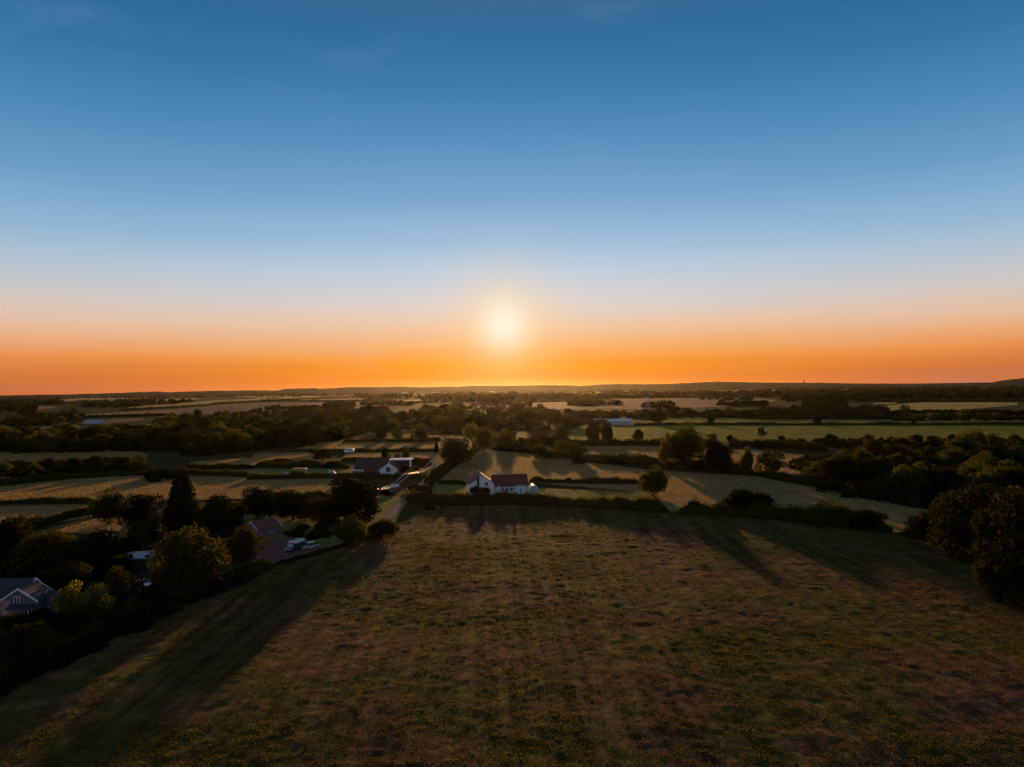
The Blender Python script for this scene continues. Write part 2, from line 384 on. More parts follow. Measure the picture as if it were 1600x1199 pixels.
def meadow():
    xs, ys = np.arange(-110, 150.1, 0.45), np.arange(28, 236, 0.45)
    X, Y = np.meshgrid(xs, ys); Z = mz(X, Y)
    ny, nx = X.shape
    keep = inside(X[:-1, :-1] + .22, Y[:-1, :-1] + .22, MEADOW)
    idx = np.arange(nx * ny).reshape(ny, nx)
    q = np.stack([idx[:-1, :-1][keep], idx[:-1, 1:][keep], idx[1:, 1:][keep], idx[1:, :-1][keep]], 1)
    used, inv = np.unique(q, return_inverse=True)
    V = np.stack([X.ravel(), Y.ravel(), Z.ravel()], 1)[used]
    o = mesh_obj('meadow', V.tolist(), inv.reshape(-1, 4).tolist(), M['meadow'], None, True); struct(o)
    # tussocks of grass over it
    N = 900000
    r = np.random.default_rng(11)
    y = 55 + (232 - 55) * r.random(N) ** 1.25; x = (r.random(N) - 0.5) * 2 * (y * 0.80 + 18)
    ok = inside(x, y, MEADOW)
    den = 0.10 + 1.5 * np.clip(vnoise(x, y, 0.07) + 0.5 * vnoise(x, y, 0.3) - 0.62, 0, 1) + 1.2 * np.clip(vnoise(x, y, 0.9) - .55, 0, 1) + 0.35 * (vnoise(x * 4 + y * 0.25, y * 0.2, 0.2) > .6)
    ok &= r.random(N) < den * 0.75
    x, y = x[ok], y[ok]; n = len(x); z = mz(x, y)
    hgt = (0.03 + 0.10 * r.random(n) ** 2) * (0.7 + 0.6 * vnoise(x, y, 0.2)); T = []
    for b in range(3):
        a = r.random(n) * 6.283; w = 0.03 + 0.06 * r.random(n); sp = 0.04 + 0.14 * r.random(n)
        bx, by = x + (r.random(n) - .5) * .3, y + (r.random(n) - .5) * .3
        p0 = np.stack([bx - np.sin(a) * w, by + np.cos(a) * w, z - .03], 1); p1 = np.stack([bx + np.sin(a) * w, by - np.cos(a) * w, z - .03], 1)
        p2 = np.stack([bx + np.cos(a) * sp, by + np.sin(a) * sp, z + hgt * (0.6 + 0.6 * r.random(n))], 1)
        T.append(np.stack([p0, p1, p2], 1))
    g = link('grass', quads_mesh('grass', np.concatenate(T), M['grass'], 3)); g['kind'] = 'stuff'
meadow()
def dry_grass():
    r = np.random.default_rng(31); T = []
    for mt, pts in FIELDS:
        if mt != 'tan': continue
        P = [G(*q) for q in pts]
        if max(q.y for q in P) > 620: continue
        x0, x1, y0, y1 = min(q.x for q in P), max(q.x for q in P), min(q.y for q in P), max(q.y for q in P)
        n = int(min(160000, (x1 - x0) * (y1 - y0) * 2.2)); x, y = r.uniform(x0, x1, n), r.uniform(y0, y1, n)
        ok = inside(x, y, P) & (np.abs(x) < y * .76 + 10) & (r.random(n) < .25 + .9 * vnoise(x, y, .12)); x, y = x[ok], y[ok]; n = len(x)
        for b in range(2):
            a = r.random(n) * 6.283; w = .10 + .14 * r.random(n); sp = .04 + .12 * r.random(n); h = .10 + .16 * r.random(n)
            T.append(np.stack([np.stack([x - np.sin(a) * w, y + np.cos(a) * w, 0 * x + .02], 1), np.stack([x + np.sin(a) * w, y - np.cos(a) * w, 0 * x + .02], 1),
                               np.stack([x + np.cos(a) * sp, y + np.sin(a) * sp, .25 + h], 1)], 1))
    g = link('dry_grass', quads_mesh('dry_grass', np.concatenate(T), M['dry_grass'], 3)); g['kind'] = 'stuff'
    print('dry grass', len(g.data.polygons))
dry_grass()

# ------------------------------------------------------------------ far hills and far woods
HILL = [(-60,619),(0,618.5),(100,617),(190,614.5),(205,613.6),(245,612.4),(265,613.4),(330,611.4),(400,610.6),(433,610.8),(447,608),(490,607.2),(500,608),(520,607),(545,605.6),(600,605.4),
        (625,604.7),(660,606),(700,604.6),(716,605.2),(732,603.4),(800,603.4),(850,602.6),(892,602.8),(905,604),(930,602),(960,600.6),(1000,601),(1045,600.6),(1100,597.8),(1125,597.2),(1200,598.6),
        (1290,599),(1345,600),(1420,600.2),(1500,599),(1550,598),(1570,594.5),(1600,591.5),(1660,590)]
def hill(x0, x1, D0, D1, name, mat, dy=0.0, bump=1.0):
    xs = np.arange(x0, x1, 1.6); hx, hy = zip(*HILL)
    top = np.interp(xs, hx, hy) + dy
    r = np.random.default_rng(5); nzv = np.convolve(r.random(len(xs)), np.ones(3) / 3, 'same') * bump
    rows = []
    for k, (D, f) in enumerate(((D0, 0.0), (D0 * .62 + D1 * .38, 0.45), (D0 * .2 + D1 * .8, 0.85), (D1, 1.0), (D1 + 900, 0.7), (D1 + 2200, 0.0))):
        row = []
        for i, x in enumerate(xs):
            d = ray(x, top[i]); t = D / d.y
            zt = max(4.0, CAM_H + d.z * t) + nzv[i] * 6
            row.append((d.x * t, D, zt * f - (0.5 if f == 0 else 0)))
        rows.append(row)
    n = len(xs); V = [v for row in rows for v in row]
    Fc = [(k*n+i, k*n+i+1, (k+1)*n+i+1, (k+1)*n+i) for k in range(len(rows)-1) for i in range(n-1)]
    return struct(mesh_obj(name, V, Fc, M[mat], None, False))
hill(-60, 1660, 6400, 8300, 'hills', 'hill')

def far_wood():
    r = np.random.default_rng(21); Q = []
    def clump(c, w, h, n):
        d = r.normal(size=(n, 3)); d /= np.linalg.norm(d, axis=1)[:, None]; d[:, 2] = np.abs(d[:, 2]) * 1.1 - 0.15
        p = c + d * np.array([w / 2, w / 2, h * .55]) + np.array([0, 0, h * .42])
        nrm = d + r.normal(size=(n, 3)) * .6; nrm /= np.linalg.norm(nrm, axis=1)[:, None]
        a = np.cross(nrm, r.normal(size=(n, 3))); a /= np.linalg.norm(a, axis=1)[:, None]; b = np.cross(nrm, a)
        s = (w * 0.20 * (0.6 + 0.8 * r.random(n)))[:, None]
        Q.append(np.stack([p - a*s - b*s, p + a*s - b*s, p + a*s + b*s, p - a*s + b*s], 1))
    areas = [  # (x0, x1, y0, y1, trees, height)
        (-30,95,621,634,120,11), (60,330,621.5,623,70,9), (130,215,630,637,60,9), (-20,60,634,646,40,10), (210,300,627.5,630,40,9), (400,620,615,620,110,12), (560,720,617,624,140,12),
        (690,835,616,630,170,13), (830,880,616,624,45,12), (880,960,619,624,45,10), (935,1010,609,616,60,12), (1000,1200,613,616,90,9),
        (1000,1210,617,622,110,11), (1190,1400,606,611,130,12), (1200,1300,613,622,90,12), (1230,1400,613,628,150,12), (1330,1620,603,612,240,13),
        (1340,1620,612,626,240,13), (1200,1240,604,608,30,11), (300,440,614,617,70,10), (170,330,616,618,60,10), (720,1000,608,613,110,12), (1040,1200,604,608,60,11)]
    for _ in range(75):
        x0 = r.uniform(-20, 1600); y_ = 607.5 - .012 * (x0 - 800) + 7 + 27 * r.random() ** 1.6; w_ = r.uniform(25, 120)
        areas.append((x0, x0 + w_, y_, y_ + r.uniform(.3, 1.0), int(w_ * r.uniform(.3, .55)), r.uniform(4, 8)))
    for x0, x1, y0, y1, n, h in areas:
        for _ in range(n):
            px = r.uniform(x0, x1); off = -(px - (x0 + x1) / 2) * 0.004
            p = G(px, max(r.uniform(y0, y1) + off, 607.5 - .012 * (px - 800) + 6.0))
            hh = h * r.uniform(.7, 1.3); clump(np.array([p.x, p.y, 0]), hh * r.uniform(1.0, 2.0), hh, 26)
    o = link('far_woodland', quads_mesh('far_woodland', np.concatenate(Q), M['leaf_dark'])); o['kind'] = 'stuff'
far_wood()

# ------------------------------------------------------------------ trees
def leaf_quads(r, p, out, leaf, jitter=0.9):
    n = len(p); nrm = out + r.normal(size=(n, 3)) * jitter; nrm /= np.linalg.norm(nrm, axis=1)[:, None]
    a = np.cross(nrm, r.normal(size=(n, 3))); a /= np.linalg.norm(a, axis=1)[:, None]; b = np.cross(nrm, a)
    s = (leaf * (0.5 + r.random(n)))[:, None] * .5; t = s * (0.5 + 0.5 * r.random(n))[:, None]
    return np.stack([p - a*s, p - b*t, p + a*s, p + b*t], 1)
def crown(name, seed, kind, n, leaf, mat):
    r = np.random.default_rng(seed); C = []; Rr = []
    if kind == 'conifer':
        for k in range(46):
            z = 0.10 + 0.86 * (k / 46) ** 0.9; rad = 0.46 * (1 - z) ** 0.8 + 0.03; a = k * 2.4 + r.normal() * .3
            C.append((math.cos(a) * rad * .6, math.sin(a) * rad * .6, z)); Rr.append(0.07 + 0.12 * (1 - z))
    else:
        lo, cz, rz, nl, k0 = {'round': (.1, .47, .50, 34, .70), 'tall': (.05, .50, .50, 32, .62), 'sparse': (.2, .56, .42, 24, .80), 'bush': (0, .34, .62, 28, .68)}[kind]
        for k in range(nl):
            d = r.normal(size=3); d /= np.linalg.norm(d)
            if kind == 'bush': d[2] = abs(d[2]) * 1.0 - .2
            f = k0 * (0.55 + 0.55 * r.random()); wob = 1 + 0.28 * math.sin(3 * math.atan2(d[1], d[0]) + seed)
            C.append((d[0] * .5 * f * wob, d[1] * .5 * f * wob, cz + d[2] * rz * f)); Rr.append(r.uniform(.10, .21) if kind != 'sparse' else r.uniform(.08, .15))
    C, Rr = np.array(C), np.array(Rr)
    k = r.choice(len(C), n, p=Rr ** 2 / (Rr ** 2).sum()); d = r.normal(size=(n, 3)); d /= np.linalg.norm(d, axis=1)[:, None]
    p = C[k] + d * (Rr[k] * (0.70 + 0.42 * r.random(n) ** 1.5))[:, None]
    p[:, 2] = np.maximum(p[:, 2], 0.01)
    return quads_mesh(name, leaf_quads(r, p, d, leaf), M[mat])
def trunk_mesh(seed, h):
    r = random.Random(seed); mb = MB()
    mb.tube([(0, 0, -.01), (r.uniform(-.01, .01), 0, .12), (r.uniform(-.02, .02), r.uniform(-.02, .02), h)], [.034, .025, .009], 7)
    for k in range(5):
        a = k * 1.3 + r.random(); z = .16 + .06 * k
        mb.tube([(0, 0, z), (math.cos(a) * .13, math.sin(a) * .13, z + .14), (math.cos(a) * .26, math.sin(a) * .26, z + .30)], [.016, .011, .004], 5)
    me = bpy.data.meshes.new('trunk'); me.from_pydata(mb.v, [], mb.f); me.update(); me.materials.append(M['bark']); return me
TRUNK = [trunk_mesh(i, .72) for i in range(4)]
NEAR, FAR = {}, {}
for kind in ('round', 'tall', 'sparse', 'bush', 'conifer'):
    for mi, mt in enumerate(('leaf_green', 'leaf_dark', 'leaf_bronze', 'leaf_bright')):
        NEAR[kind, mt] = [crown('crown', 10 * mi + j + 1, kind, {'sparse': 5200}.get(kind, 9000), .040, mt) for j in range(2)]
        FAR[kind, mt] = [crown('crown', 90 + 10 * mi + j, kind, {'sparse': 1100}.get(kind, 1700), .085, mt) for j in range(2)]
KN = {'R': ('round', 'broadleaf_tree', 'tree'), 'T': ('tall', 'broadleaf_tree', 'tree'), 'S': ('sparse', 'open_crowned_tree', 'tree'), 'B': ('bush', 'bush', 'bush'), 'C': ('conifer', 'conifer', 'tree')}
MC = {'g': 'leaf_green', 'd': 'leaf_dark', 'b': 'leaf_bronze', 'l': 'leaf_bright'}
tr = random.Random(99)
def tree_at(p, h, w, kind, mc, label, group=None):
    kn, name, cat = KN[kind]
    o = thing(name, label, cat, (p.x, p.y, 0), tr.uniform(0, 6.28), group, (w, w, h))
    ms = (NEAR if p.y < 480 else FAR)[kn, MC[mc]]
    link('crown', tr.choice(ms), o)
    t = link('trunk', tr.choice(TRUNK), o)
    if kn == 'bush': t.scale = (1, 1, .6)
    return o
def tree_px(px, base, top, w, kind, mc, label, group=None):
    p = G(px, base); d = p.y
    # crown top is seen over the middle of the tree
    return tree_at(p, (base - top) * d / F * 1.02, w * d / F * 1.06, kind, mc, label, group)

TREES = [  # photo x, foot y, top y, width, kind, leaf, label
 (285,838,735,72,'C','d','tall pointed conifer, the highest tree of the left-hand gardens'),
 (170,820,765,58,'R','g','rounded tree at the meadow corner, left of the tall conifer'),
 (225,838,772,76,'R','d','dark domed tree close on the left of the tall conifer'),
 (342,842,776,82,'R','d','broad dark tree close on the right of the tall conifer'),
 (405,812,758,64,'R','d','dark round tree standing behind the red-roofed bungalow by the pale meadow'),
 (226,864,808,54,'S','b','small yellowish tree in front of the dark domed tree'),
 (295,930,818,124,'R','b','largest rounded tree of the left-hand gardens, its crown lit bronze'),
 (380,886,817,74,'T','b','bronze-green tree between the largest garden tree and the red driveway'),
 (458,813,764,84,'R','d','dark spreading tree behind the parked camper van'),
 (508,818,773,66,'R','b','brownish tree between the camper van and the dense black-green tree'),
 (552,822,740,92,'R','d','big dense black-green tree just left of the near telegraph pole'),
 (548,856,800,62,'B','g','leafy shrub at the far end of the field fence, below the dense tree'),
 (598,844,804,54,'B','b','rounded shrub at the field corner beside the end of the lane'),
 (130,990,908,86,'S','l','tree with a pale spiky lit top, right of the slate-roofed house'),
 (188,962,884,72,'S','b','yellow-topped tree in front of the pale flat garage roof'),
 (14,884,805,82,'R','d','dark tree cut by the left edge below the small pale field'),
 (86,905,822,112,'R','b','wide brown-green tree behind the slate-roofed house'),
 (146,892,826,92,'R','d','dark tree behind the yellow-topped tree and left of the garage'),
 (40,1050,955,104,'B','b','big dark shrub in the left corner in front of the slate-roofed house'),
 (98,1018,945,84,'B','d','dark shrub at the field edge below the pale spiky tree'),
 (168,992,930,76,'B','b','brown shrub at the field edge below the yellow-topped tree'),
 (22,990,950,60,'B','b','brown shrub hiding the foot of the slate-roofed house gable'),
 (62,988,946,56,'B','d','dark shrub in front of the low wing of the slate-roofed house'),
 (236,962,905,60,'B','d','low dark shrub beside the two parked cars'),
 (1021,777,728,46,'R','g','round free-standing tree at the field gap right of the white cottage'),
 (1172,808,755,80,'B','d','large domed bush in the hedge right of the field gap'),
 (1122,806,782,46,'B','g','low leafy bush in the hedge just left of the large domed bush'),
 (1304,824,778,84,'B','g','spreading open bush in the far right part of the field hedge'),
 (1358,830,792,64,'B','d','dark bush closing the hedge before the right-hand gap'),
 (1452,842,802,84,'B','d','dark bush right of the small sunlit hedge gap'),
 (1530,885,748,140,'R','d','tall dark tree filling the right end of the field hedge'),
 (1600,950,765,150,'R','d','huge black tree cut by the right edge of the picture'),
 (1572,950,850,84,'B','b','brown shrub under the huge black tree at the right edge'),
 (1496,850,770,84,'R','d','dark tree left of the tall one at the right end of the hedge'),
 (1068,734,664,66,'T','g','tall ragged tree, highest in the mid field hedge, against the green field'),
 (1040,735,676,34,'S','l','light feathery tree leaning on the tall ragged one'),
 (1122,740,688,50,'R','d','dense dark tree with flat top right of the tall ragged tree'),
 (1165,744,695,26,'T','g','slim upright tree in the mid hedge right of the dense dark tree'),
 (1205,746,702,48,'S','b','thin brownish tree right of the slim upright one'),
 (1098,736,716,34,'B','d','black bush between the ragged tree and the flat-topped one'),
 (900,724,690,28,'T','g','narrow tree standing alone in the hedge behind the white cottage'),
 (848,716,692,36,'R','g','rounded tree at the left of the clump above the cottage field'),
 (872,720,697,40,'B','g','low bushy tree of the clump behind the cottage field'),
 (906,728,712,30,'B','d','small dark bush at the foot of the narrow lone tree'),
 (876,695,660,34,'R','g','large rounded tree at the left end of the green field'),
 (846,697,672,46,'R','b','broad brown tree left of the green field end'),
 (928,695,660,28,'T','d','left of the twin trees on the near edge of the green field'),
 (948,695,658,26,'T','d','right of the twin trees on the near edge of the green field'),
 (997,690,671,19,'R','d','small round tree on the near edge of the green field right of the twins'),
 (1190,687,666,13,'S','d','two-lobed little tree standing alone before the green field'),
 (1112,692,676,18,'S','g','pale small tree above the flat-topped dark tree'),
 (1141,692,679,12,'R','d','tiny dark tree on the green field hedge'),
 (1028,664,638,26,'R','d','dark round tree standing just right of the white barn'),
 (1111,665,649,13,'T','d','small dark tree at the start of the long straight hedge'),
 (1277,665,652,13,'R','d','square-looking bush on the long straight hedge, left of its fellow'),
 (1428,665,653,8,'T','d','slim bush on the long straight hedge at the right'),
 (1415,647,631,16,'S','g','spreading tree before the pale stubble field at the right'),
 (1030,640,626,9,'R','d','first little tree silhouetted on the pink stubble field'),
 (1044,640,628,8,'R','d','second little tree silhouetted on the pink stubble field'),
 (596,690,667,21,'R','d','left of the three round trees in a row on the hedge'),
 (621,690,666,20,'T','g','middle of the three round trees in a row on the hedge'),
 (655,692,664,30,'R','g','right and largest of the three round trees in a row'),
 (505,722,703,44,'S','d','flat-layered cedar-like tree beside the sunlit paddock'),
 (602,720,700,14,'R','d','dark little tree behind the chalet roof, left of two others'),
 (621,719,707,10,'B','b','low bush between the two little trees behind the chalet'),
 (635,718,701,13,'T','g','pointed little tree behind the flat-roofed part of the chalet'),
 (712,728,680,62,'R','b','large tree overhanging the lane beyond the second telegraph pole'),
 (738,702,658,28,'S','l','light green backlit tree beside the lane under the sun'),
 (757,703,665,32,'R','g','round tree right of the light green backlit tree'),
 (788,702,671,28,'R','g','round tree at the top corner of the cottage field'),
 (682,708,690,10,'C','d','little pointed tree at the end of the strip field'),
 (655,733,713,50,'B','b','broad brown bush between the chalet and the lane'),
 (640,742,726,36,'B','d','dark bush at the right end of the chalet'),
 (744,776,755,20,'B','b','brown shrub against the left gable of the white cottage'),
 (759,776,757,16,'B','b','reddish shrub under the white gable of the cottage'),
 (790,776,765,10,'B','g','small green shrub beside the cottage porch'),
 (889,756,745,12,'B','d','dark round bush in the hedge right of the cottage'),
 (602,776,762,22,'B','d','dark shrub beside the green shed by the lane'),
 (648,768,754,26,'B','g','leafy shrub where the lane bends'),
 (440,726,714,40,'B','b','brown bush left of the canopy garden'),
 (478,730,716,50,'B','g','green bush behind the red garden canopy'),
 (520,731,718,36,'B','b','brown bush behind the little garden tent'),
 (418,728,717,30,'B','d','dark bush at the left end of the garden shrubs'),
 (672,800,789,20,'B','d','small dark thicket standing in the meadow before the hedge'),
]
for t_ in TREES: tree_px(*t_)

BELTS = [  # polygon, count, heights, kinds, leaves, label, group
 ([(-20,684),(290,676),(290,705),(-20,709)], 36, (10, 15), 'RRRB', 'gddb', 'belt above the left tan field', 'trees of the left-hand belt'),
 ([(240,662),(400,642),(560,642),(690,648),(690,670),(560,680),(480,697),(300,714),(235,700)], 84, (9.5, 15), 'RRRTB', 'ggdb', 'large left-hand wood', 'trees of the large wood'),
 ([(640,644),(700,634),(830,634),(905,660),(890,672),(700,678)], 38, (9, 14), 'RRT', 'gdb', 'wood under the sun', 'trees of the wood under the sun'),
 ([(-10,736),(225,726),(232,738),(100,746),(-10,756)], 20, (4.5, 8), 'RRB', 'dgd', 'left meadow hedgerow', 'hedgerow trees of the left meadow'),
 ([(868,648),(1000,644),(1190,646),(1190,654),(1000,654),(868,656)], 30, (7, 11), 'RRT', 'gdd', 'row before the pink stubble', 'trees before the pink stubble'),
 ([(1165,650),(1250,640),(1345,640),(1385,648),(1385,655),(1165,656)], 30, (9, 13), 'RR', 'dd', 'small right-hand wood', 'trees of the small right-hand wood'),
 ([(1395,652),(1600,650),(1610,658),(1395,658)], 18, (6, 10), 'RRB', 'dg', 'row below the right stubble', 'trees below the right stubble field'),
 ([(1235,728),(1330,712),(1610,702),(1610,812),(1470,800),(1300,772)], 52, (7, 12), 'RRRB', 'dggb', 'dense right-hand wood', 'trees of the dense right-hand wood'),
 ([(10,650),(130,642),(130,662),(0,668)], 18, (7, 11), 'RRB', 'dgb', 'far left copse', 'trees of the far left copse'),
 ([(230,748),(300,738),(300,742),(235,756)], 5, (4, 7), 'RB', 'dg', 'short hedge left of the chalet', 'hedge trees left of the chalet'),
 ([(920,716),(1040,722),(1040,730),(925,724)], 10, (3, 6), 'BB', 'dg', 'hedge behind the cottage field', 'bushes behind the cottage field'),
 ([(1180,693),(1600,690),(1600,700),(1180,702)], 22, (4.5, 8.5), 'RBR', 'dgb', 'row along the green field', 'trees along the green field'),
 ([(-40,1086),(60,1040),(260,950),(400,900),(404,906),(262,964),(62,1058),(-40,1106)], 17, (3.2, 4.6), 'BB', 'dbd', 'hedge along the left meadow edge', 'bushes of the left meadow hedge'),
 ([(440,838),(540,815),(540,832),(500,845)], 5, (2.5, 4), 'BB', 'db', 'bungalow garden', 'garden trees by the bungalow'),
 ([(-40,930),(200,868),(215,890),(0,960)], 6, (5, 8), 'RB', 'db', 'slate-roofed house garden', 'garden trees by the slate-roofed house'),
 ([(745,692),(835,690),(905,700),(905,712),(850,710),(750,701)], 13, (6, 9.5), 'RRB', 'gdb', 'clump above the cottage field', 'trees above the cottage field'),
 ([(1440,820),(1600,830),(1640,900),(1560,880)], 7, (6, 9), 'RB', 'dd', 'shadowed right-hand corner', 'trees of the right-hand corner'),
]
def in_poly_px(x, y, poly):
    r = False; n = len(poly)
    for i in range(n):
        (ax, ay), (bx, by) = poly[i], poly[(i + 1) % n]
        if (ay > y) != (by > y) and x < (bx - ax) * (y - ay) / (by - ay) + ax: r = not r
    return r
br = random.Random(4)
CW = {'g': 'green', 'd': 'dark', 'b': 'brownish', 'l': 'pale'}
ORD = ['first','second','third','fourth','fifth','sixth','seventh','eighth','ninth','tenth','eleventh','twelfth','thirteenth','fourteenth','fifteenth','sixteenth','seventeenth','eighteenth','nineteenth','twentieth']
UNDER = []
for poly, n, (h0, h1), kinds, leaves, label, group in BELTS:
    xs, ys = [p[0] for p in poly], [p[1] for p in poly]; placed = []; tries = 0; rec = []
    while len(placed) < n and tries < 6000:
        tries += 1
        x, y = br.uniform(min(xs), max(xs)), br.uniform(min(ys), max(ys))
        if not in_poly_px(x, y, poly): continue
        p = G(x, y)
        if any((p - q).length < 4.0 for q in placed): continue
        placed.append(p); k = br.choice(kinds); rec.append((x, y, p, k, br.choice(leaves), br.uniform(h0, h1) * (0.65 if k == 'B' else 1)))
    yl = sorted(r_[1] for r_ in rec); cut = (yl[len(yl) // 3], yl[2 * len(yl) // 3]); seen = {}
    hm_ = sorted(r_[5] for r_ in rec)[len(rec) // 2]
    for x, y, p, k, lf, h in sorted(rec, key=lambda r_: r_[0]):
        zone = 'back' if y < cut[0] else 'middle' if y < cut[1] else 'front'
        key = ('tall' if h >= hm_ else 'low', CW[lf], 'bush' if k == 'B' else 'tree', zone); seen[key] = seen.get(key, 0) + 1
        lb = f"{ORD[min(seen[key], 20) - 1]} {key[0]} {key[1]} {key[2]} from left, {zone} of the {label}"
        tree_at(p, h, h * br.uniform(1.0, 1.55) * (1.5 if k == 'B' else 1), k, lf, lb, group)
    UNDER.append((poly, h0, n))
def undergrowth():
    r = np.random.default_rng(8); Q = []
    for poly, h0, n in UNDER:
        xs, ys = [p[0] for p in poly], [p[1] for p in poly]; c = 0
        while c < n * 7:
            x, y = r.uniform(min(xs), max(xs)), r.uniform(min(ys), max(ys))
            if not in_poly_px(x, y, poly): continue
            c += 1; p = G(x, y); h = h0 * r.uniform(.35, .8); w = h * r.uniform(1.3, 2.2); m = 70
            d = r.normal(size=(m, 3)); d /= np.linalg.norm(d, axis=1)[:, None]; d[:, 2] = np.abs(d[:, 2])
            q = np.array([p.x, p.y, 0]) + d * np.array([w / 2, w / 2, h]) * (0.8 + .3 * r.random(m))[:, None]
            Q.append(leaf_quads(r, q, d, w * .26))
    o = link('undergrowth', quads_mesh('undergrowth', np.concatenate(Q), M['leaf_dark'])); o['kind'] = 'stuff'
undergrowth()

# ------------------------------------------------------------------ hedges
def hedge(label, pts, width, height, leaf=None, dens=None, mat='leaf_hedge', seed=0):
    P = [G(*p) for p in pts]; r = np.random.default_rng(seed + len(label))
    L = [0.0]
    for a, b in zip(P, P[1:]): L.append(L[-1] + (b - a).length)
    dist = min(p.y for p in P); step = max(0.8, dist / 250)
    ss = np.linspace(0, L[-1], max(3, int(L[-1] / step)))
    cx, cy = np.interp(ss, L, [p.x for p in P]), np.interp(ss, L, [p.y for p in P])
    o0 = G(*pts[len(pts) // 2])
    ed = np.clip(np.minimum(ss, L[-1] - ss) / (height * 1.2) + .35, 0, 1)
    hh = height * ed * (0.55 + 0.45 * vnoise(ss, ss * 0 + seed * 7.3, 0.10) + 0.45 * vnoise(ss, ss * 0 + seed * 3.1 + 5, 0.45) * (vnoise(ss, ss * 0 + seed + 50, 0.09) > .35))
    ww = width * (0.8 + 0.35 * vnoise(ss, ss * 0 + seed * 5.7 + 9, 0.2))
    tx, ty = np.gradient(cx), np.gradient(cy); tl = np.hypot(tx, ty) + 1e-9; nx, ny = -ty / tl, tx / tl
    V, Fc, prof = [], [], [(-.42, 0), (-.46, .5), (-.30, .86), (0, .93), (.30, .86), (.46, .5), (.42, 0)]
    for i in range(len(ss)):
        for u, v in prof: V.append((cx[i] + nx[i] * u * ww[i] - o0.x, cy[i] + ny[i] * u * ww[i] - o0.y, v * hh[i]))
    k = len(prof)
    for i in range(len(ss) - 1):
        for j in range(k - 1): Fc.append((i*k+j, i*k+j+1, (i+1)*k+j+1, (i+1)*k+j))
    Fc += [tuple(range(k)), tuple((len(ss) - 1) * k + j for j in range(k))[::-1]]
    leaf = leaf or max(0.42, dist / 520)
    n = int(min(26000, L[-1] * (width + 2 * height) * (dens or 1.5) / (leaf * leaf)))
    s = r.random(n) * L[-1]; u = (r.random(n) * 2 - 1)
    ang = (u * .5 + .5) * math.pi; hs, ws = np.interp(s, ss, hh), np.interp(s, ss, ww)
    ou, ov = np.cos(ang), np.sin(ang); q = (np.abs(ou) ** 3 + np.abs(ov) ** 3) ** (1 / 3)
    f = .88 + .30 * r.random(n) ** 2; U = ou / q * ws * .5 * f; Z = ov / q * hs * f + leaf * .1
    NX, NY = np.interp(s, ss, nx), np.interp(s, ss, ny)
    p = np.stack([np.interp(s, ss, cx) + NX * U - o0.x, np.interp(s, ss, cy) + NY * U - o0.y, Z], 1)
    out = np.stack([NX * ou, NY * ou, ov], 1)
    Q = leaf_quads(r, p, out, leaf); b = len(V)
    V += [tuple(v) for v in Q.reshape(-1, 3)]; Fc += [(b + 4*i, b + 4*i+1, b + 4*i+2, b + 4*i+3) for i in range(len(Q))]
    o = mesh_obj('hedge', V, Fc, M[mat]); o.location = o0
    return tag(o, label, 'hedge')
